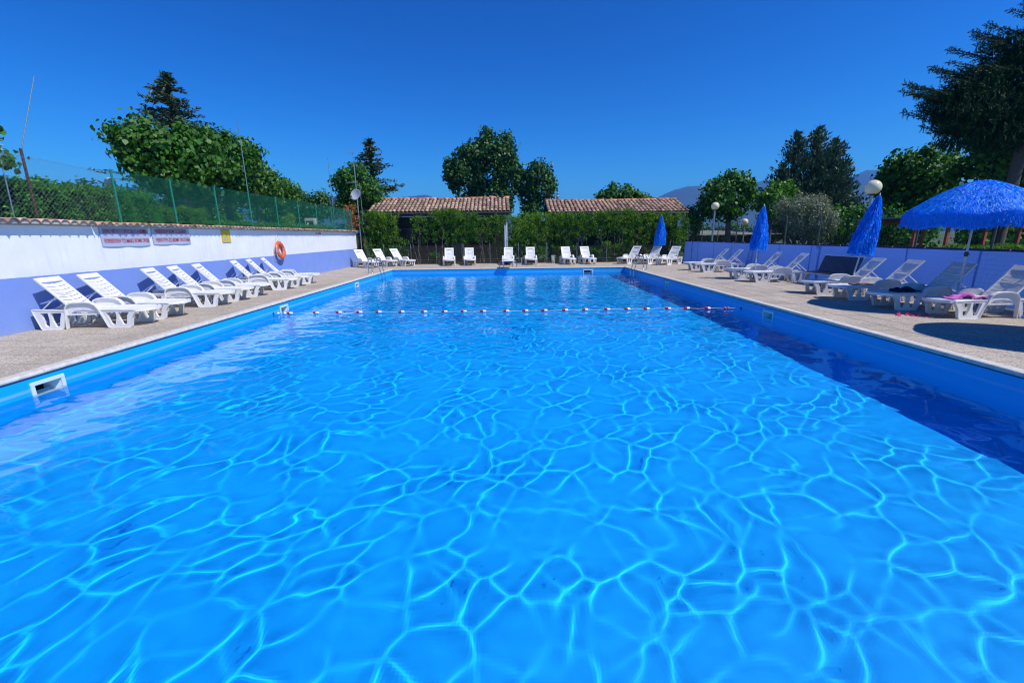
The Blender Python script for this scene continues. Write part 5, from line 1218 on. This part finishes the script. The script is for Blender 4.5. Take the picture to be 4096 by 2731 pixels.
LB_ = [(-8.85, 1.0, 3.3, .4, 1.2, .5, 4, 'leftmost laurel bush beside the satellite mast'), (-7.75, 1.25, 3.18, .55, 1.35, .75, 4, 'full bright laurel bush at the left end of the hedge'),
 (-6.75, .8, 1.7, .5, .35, .3, 2, 'sparse low laurel sprig in the left gap of the hedge'), (-5.65, 1.0, 3.0, 1.3, .5, .6, 4, 'thin leggy laurel with bare stems right of the hedge gap'),
 (-4.2, 1.6, 3.35, 1.2, 1.5, .45, 4, 'dense laurel bush under the middle of the left cabin roof'), (-2.75, 1.5, 3.2, 1.1, 1.5, .35, 4, 'dense laurel bush behind the centre left loungers'),
 (-1.5, 1.2, 2.85, 1.2, .6, .55, 5, 'thin laurel with pale twisted stems left of the twin pipes'), (-.3, 1.2, 3.0, .6, .95, .5, 4, 'laurel bush behind the twin pipes'),
 (.95, 1.3, 3.0, .3, 1.0, .6, 4, 'laurel bush in the opening between the cabins, left one'), (2.2, 1.3, 3.05, .2, 1.0, .75, 5, 'yellowish laurel bush between the cabins above the bucket'),
 (3.5, 1.35, 3.05, .2, 1.25, .4, 5, 'laurel bush under the left corner of the right cabin roof'), (4.8, 1.35, 3.05, 1.5, 1.2, .45, 4, 'laurel bush behind the loungers near the skimmer'),
 (6.1, 1.35, 3.15, 1.6, 1.25, .5, 5, 'laurel bush round the garden lantern'), (7.3, 1.3, 3.3, .1, 1.05, .55, 5, 'tallest laurel bush of the right hedge half'),
 (8.5, 1.3, 3.1, .1, 1.1, .45, 5, 'laurel bush behind the far closed umbrella'), (9.7, 1.25, 3.05, .8, 1.05, .4, 4, 'laurel bush behind the far right corner loungers'), (10.9, 1.1, 2.95, .2, 1.0, .45, 4, 'last laurel bush at the end of the blue screen')]
for i, (x, wd, zt, zb, de, ye, stn, lab) in enumerate(LB_): laurel(x, wd, zt, zb, de, lab, 200+i, ye*.8, stn)
broadleaf('shade_tree', [(.9, 32.0, 1.3, .9, .6, 1.4), (2.1, 32.2, 1.5, .8, .6, 1.4), (1.4, 33, 2.6, 1.0, .7, .7)], .16, 1.2, 'brightleaf', (1.4, 32.3, 0), .1, 'sunlit garden greenery glimpsed between the two cabins', 'background trees', 58, .4)
for i, (x, wd, zt, lab) in enumerate(((-4.8, .6, .75, 'small leafy shoot growing through the low fence'), (-8.4, .9, .9, 'low leafy growth behind the corner loungers'), (1.9, 1.0, 1.0, 'low glossy laurel growth left of the bucket'), (5.9, 1.4, 1.25, 'low bright laurel growth in the middle of the right hedge'), (7.4, 1.2, 1.1, 'low laurel growth left of the angled loungers'), (4.6, .7, .9, 'low shadowy laurel growth behind the skimmer loungers'))):
    laurel(x, wd, zt, .05, 1.2, lab, 240+i, .5, 1)
# dried brown climber at the wall end
r = empty('dried_climber', (-9.75, 27.9, 0), 0, 'dried orange brown climber at the far end of the green fence', 'plant')
g = np.random.default_rng(99); k = 420; t = g.random(k); P = np.stack([.16*g.normal(size=k)*(1+.6*t), .15*g.normal(size=k), 2.0+1.65*t], 1)
V = leaf_verts(P, g.normal(size=(k, 3))-[0, 0, 1], g.normal(size=(k, 3)), np.full(k, .15), np.full(k, .08)); np_mesh('dry_leaves', V, k, M['driedleaf'], r)
b = MB(); b.tube([(0, 0, 0), (.05, 0, 1.5), (-.03, 0, 3.5)], [.03, .025, .01], 6); b.build('stem', M['bark'], r)
# yellow-green shrub and fan palm glimpses
broadleaf('young_shrub', [(-11.2, 22.9, 2.45, .35, .4, .45)], .07, 1.3, 'laurelyellow', (-11.2, 22.9, 1.8), .03, 'small yellow green shrub behind the fence near the cabinet', 'background trees', 97, .15, .35)
hz = bpy.data.materials.new('haze_air'); hz.use_nodes = True; N, L = nodes(hz); N.remove(N['Principled BSDF'])
pv = N.new('ShaderNodeVolumePrincipled'); pv.inputs['Density'].default_value = .00028; pv.inputs['Color'].default_value = (.12, .42, 1, 1); pv.inputs['Anisotropy'].default_value = .1
L.new(pv.outputs[0], N['Material Output'].inputs['Volume'])
b = MB(); b.box((0, 2200, 208), (8400, 6600, 423)); tag(b.build('haze', hz), kind='stuff')

for o in (water,): pass
for o in list(bpy.data.objects):
    if o.type == 'MESH' and (o in rec or o.name.startswith(('handrail', 'step', 'frame', 'throat', 'flap'))): o.cycles.is_caustics_receiver = True
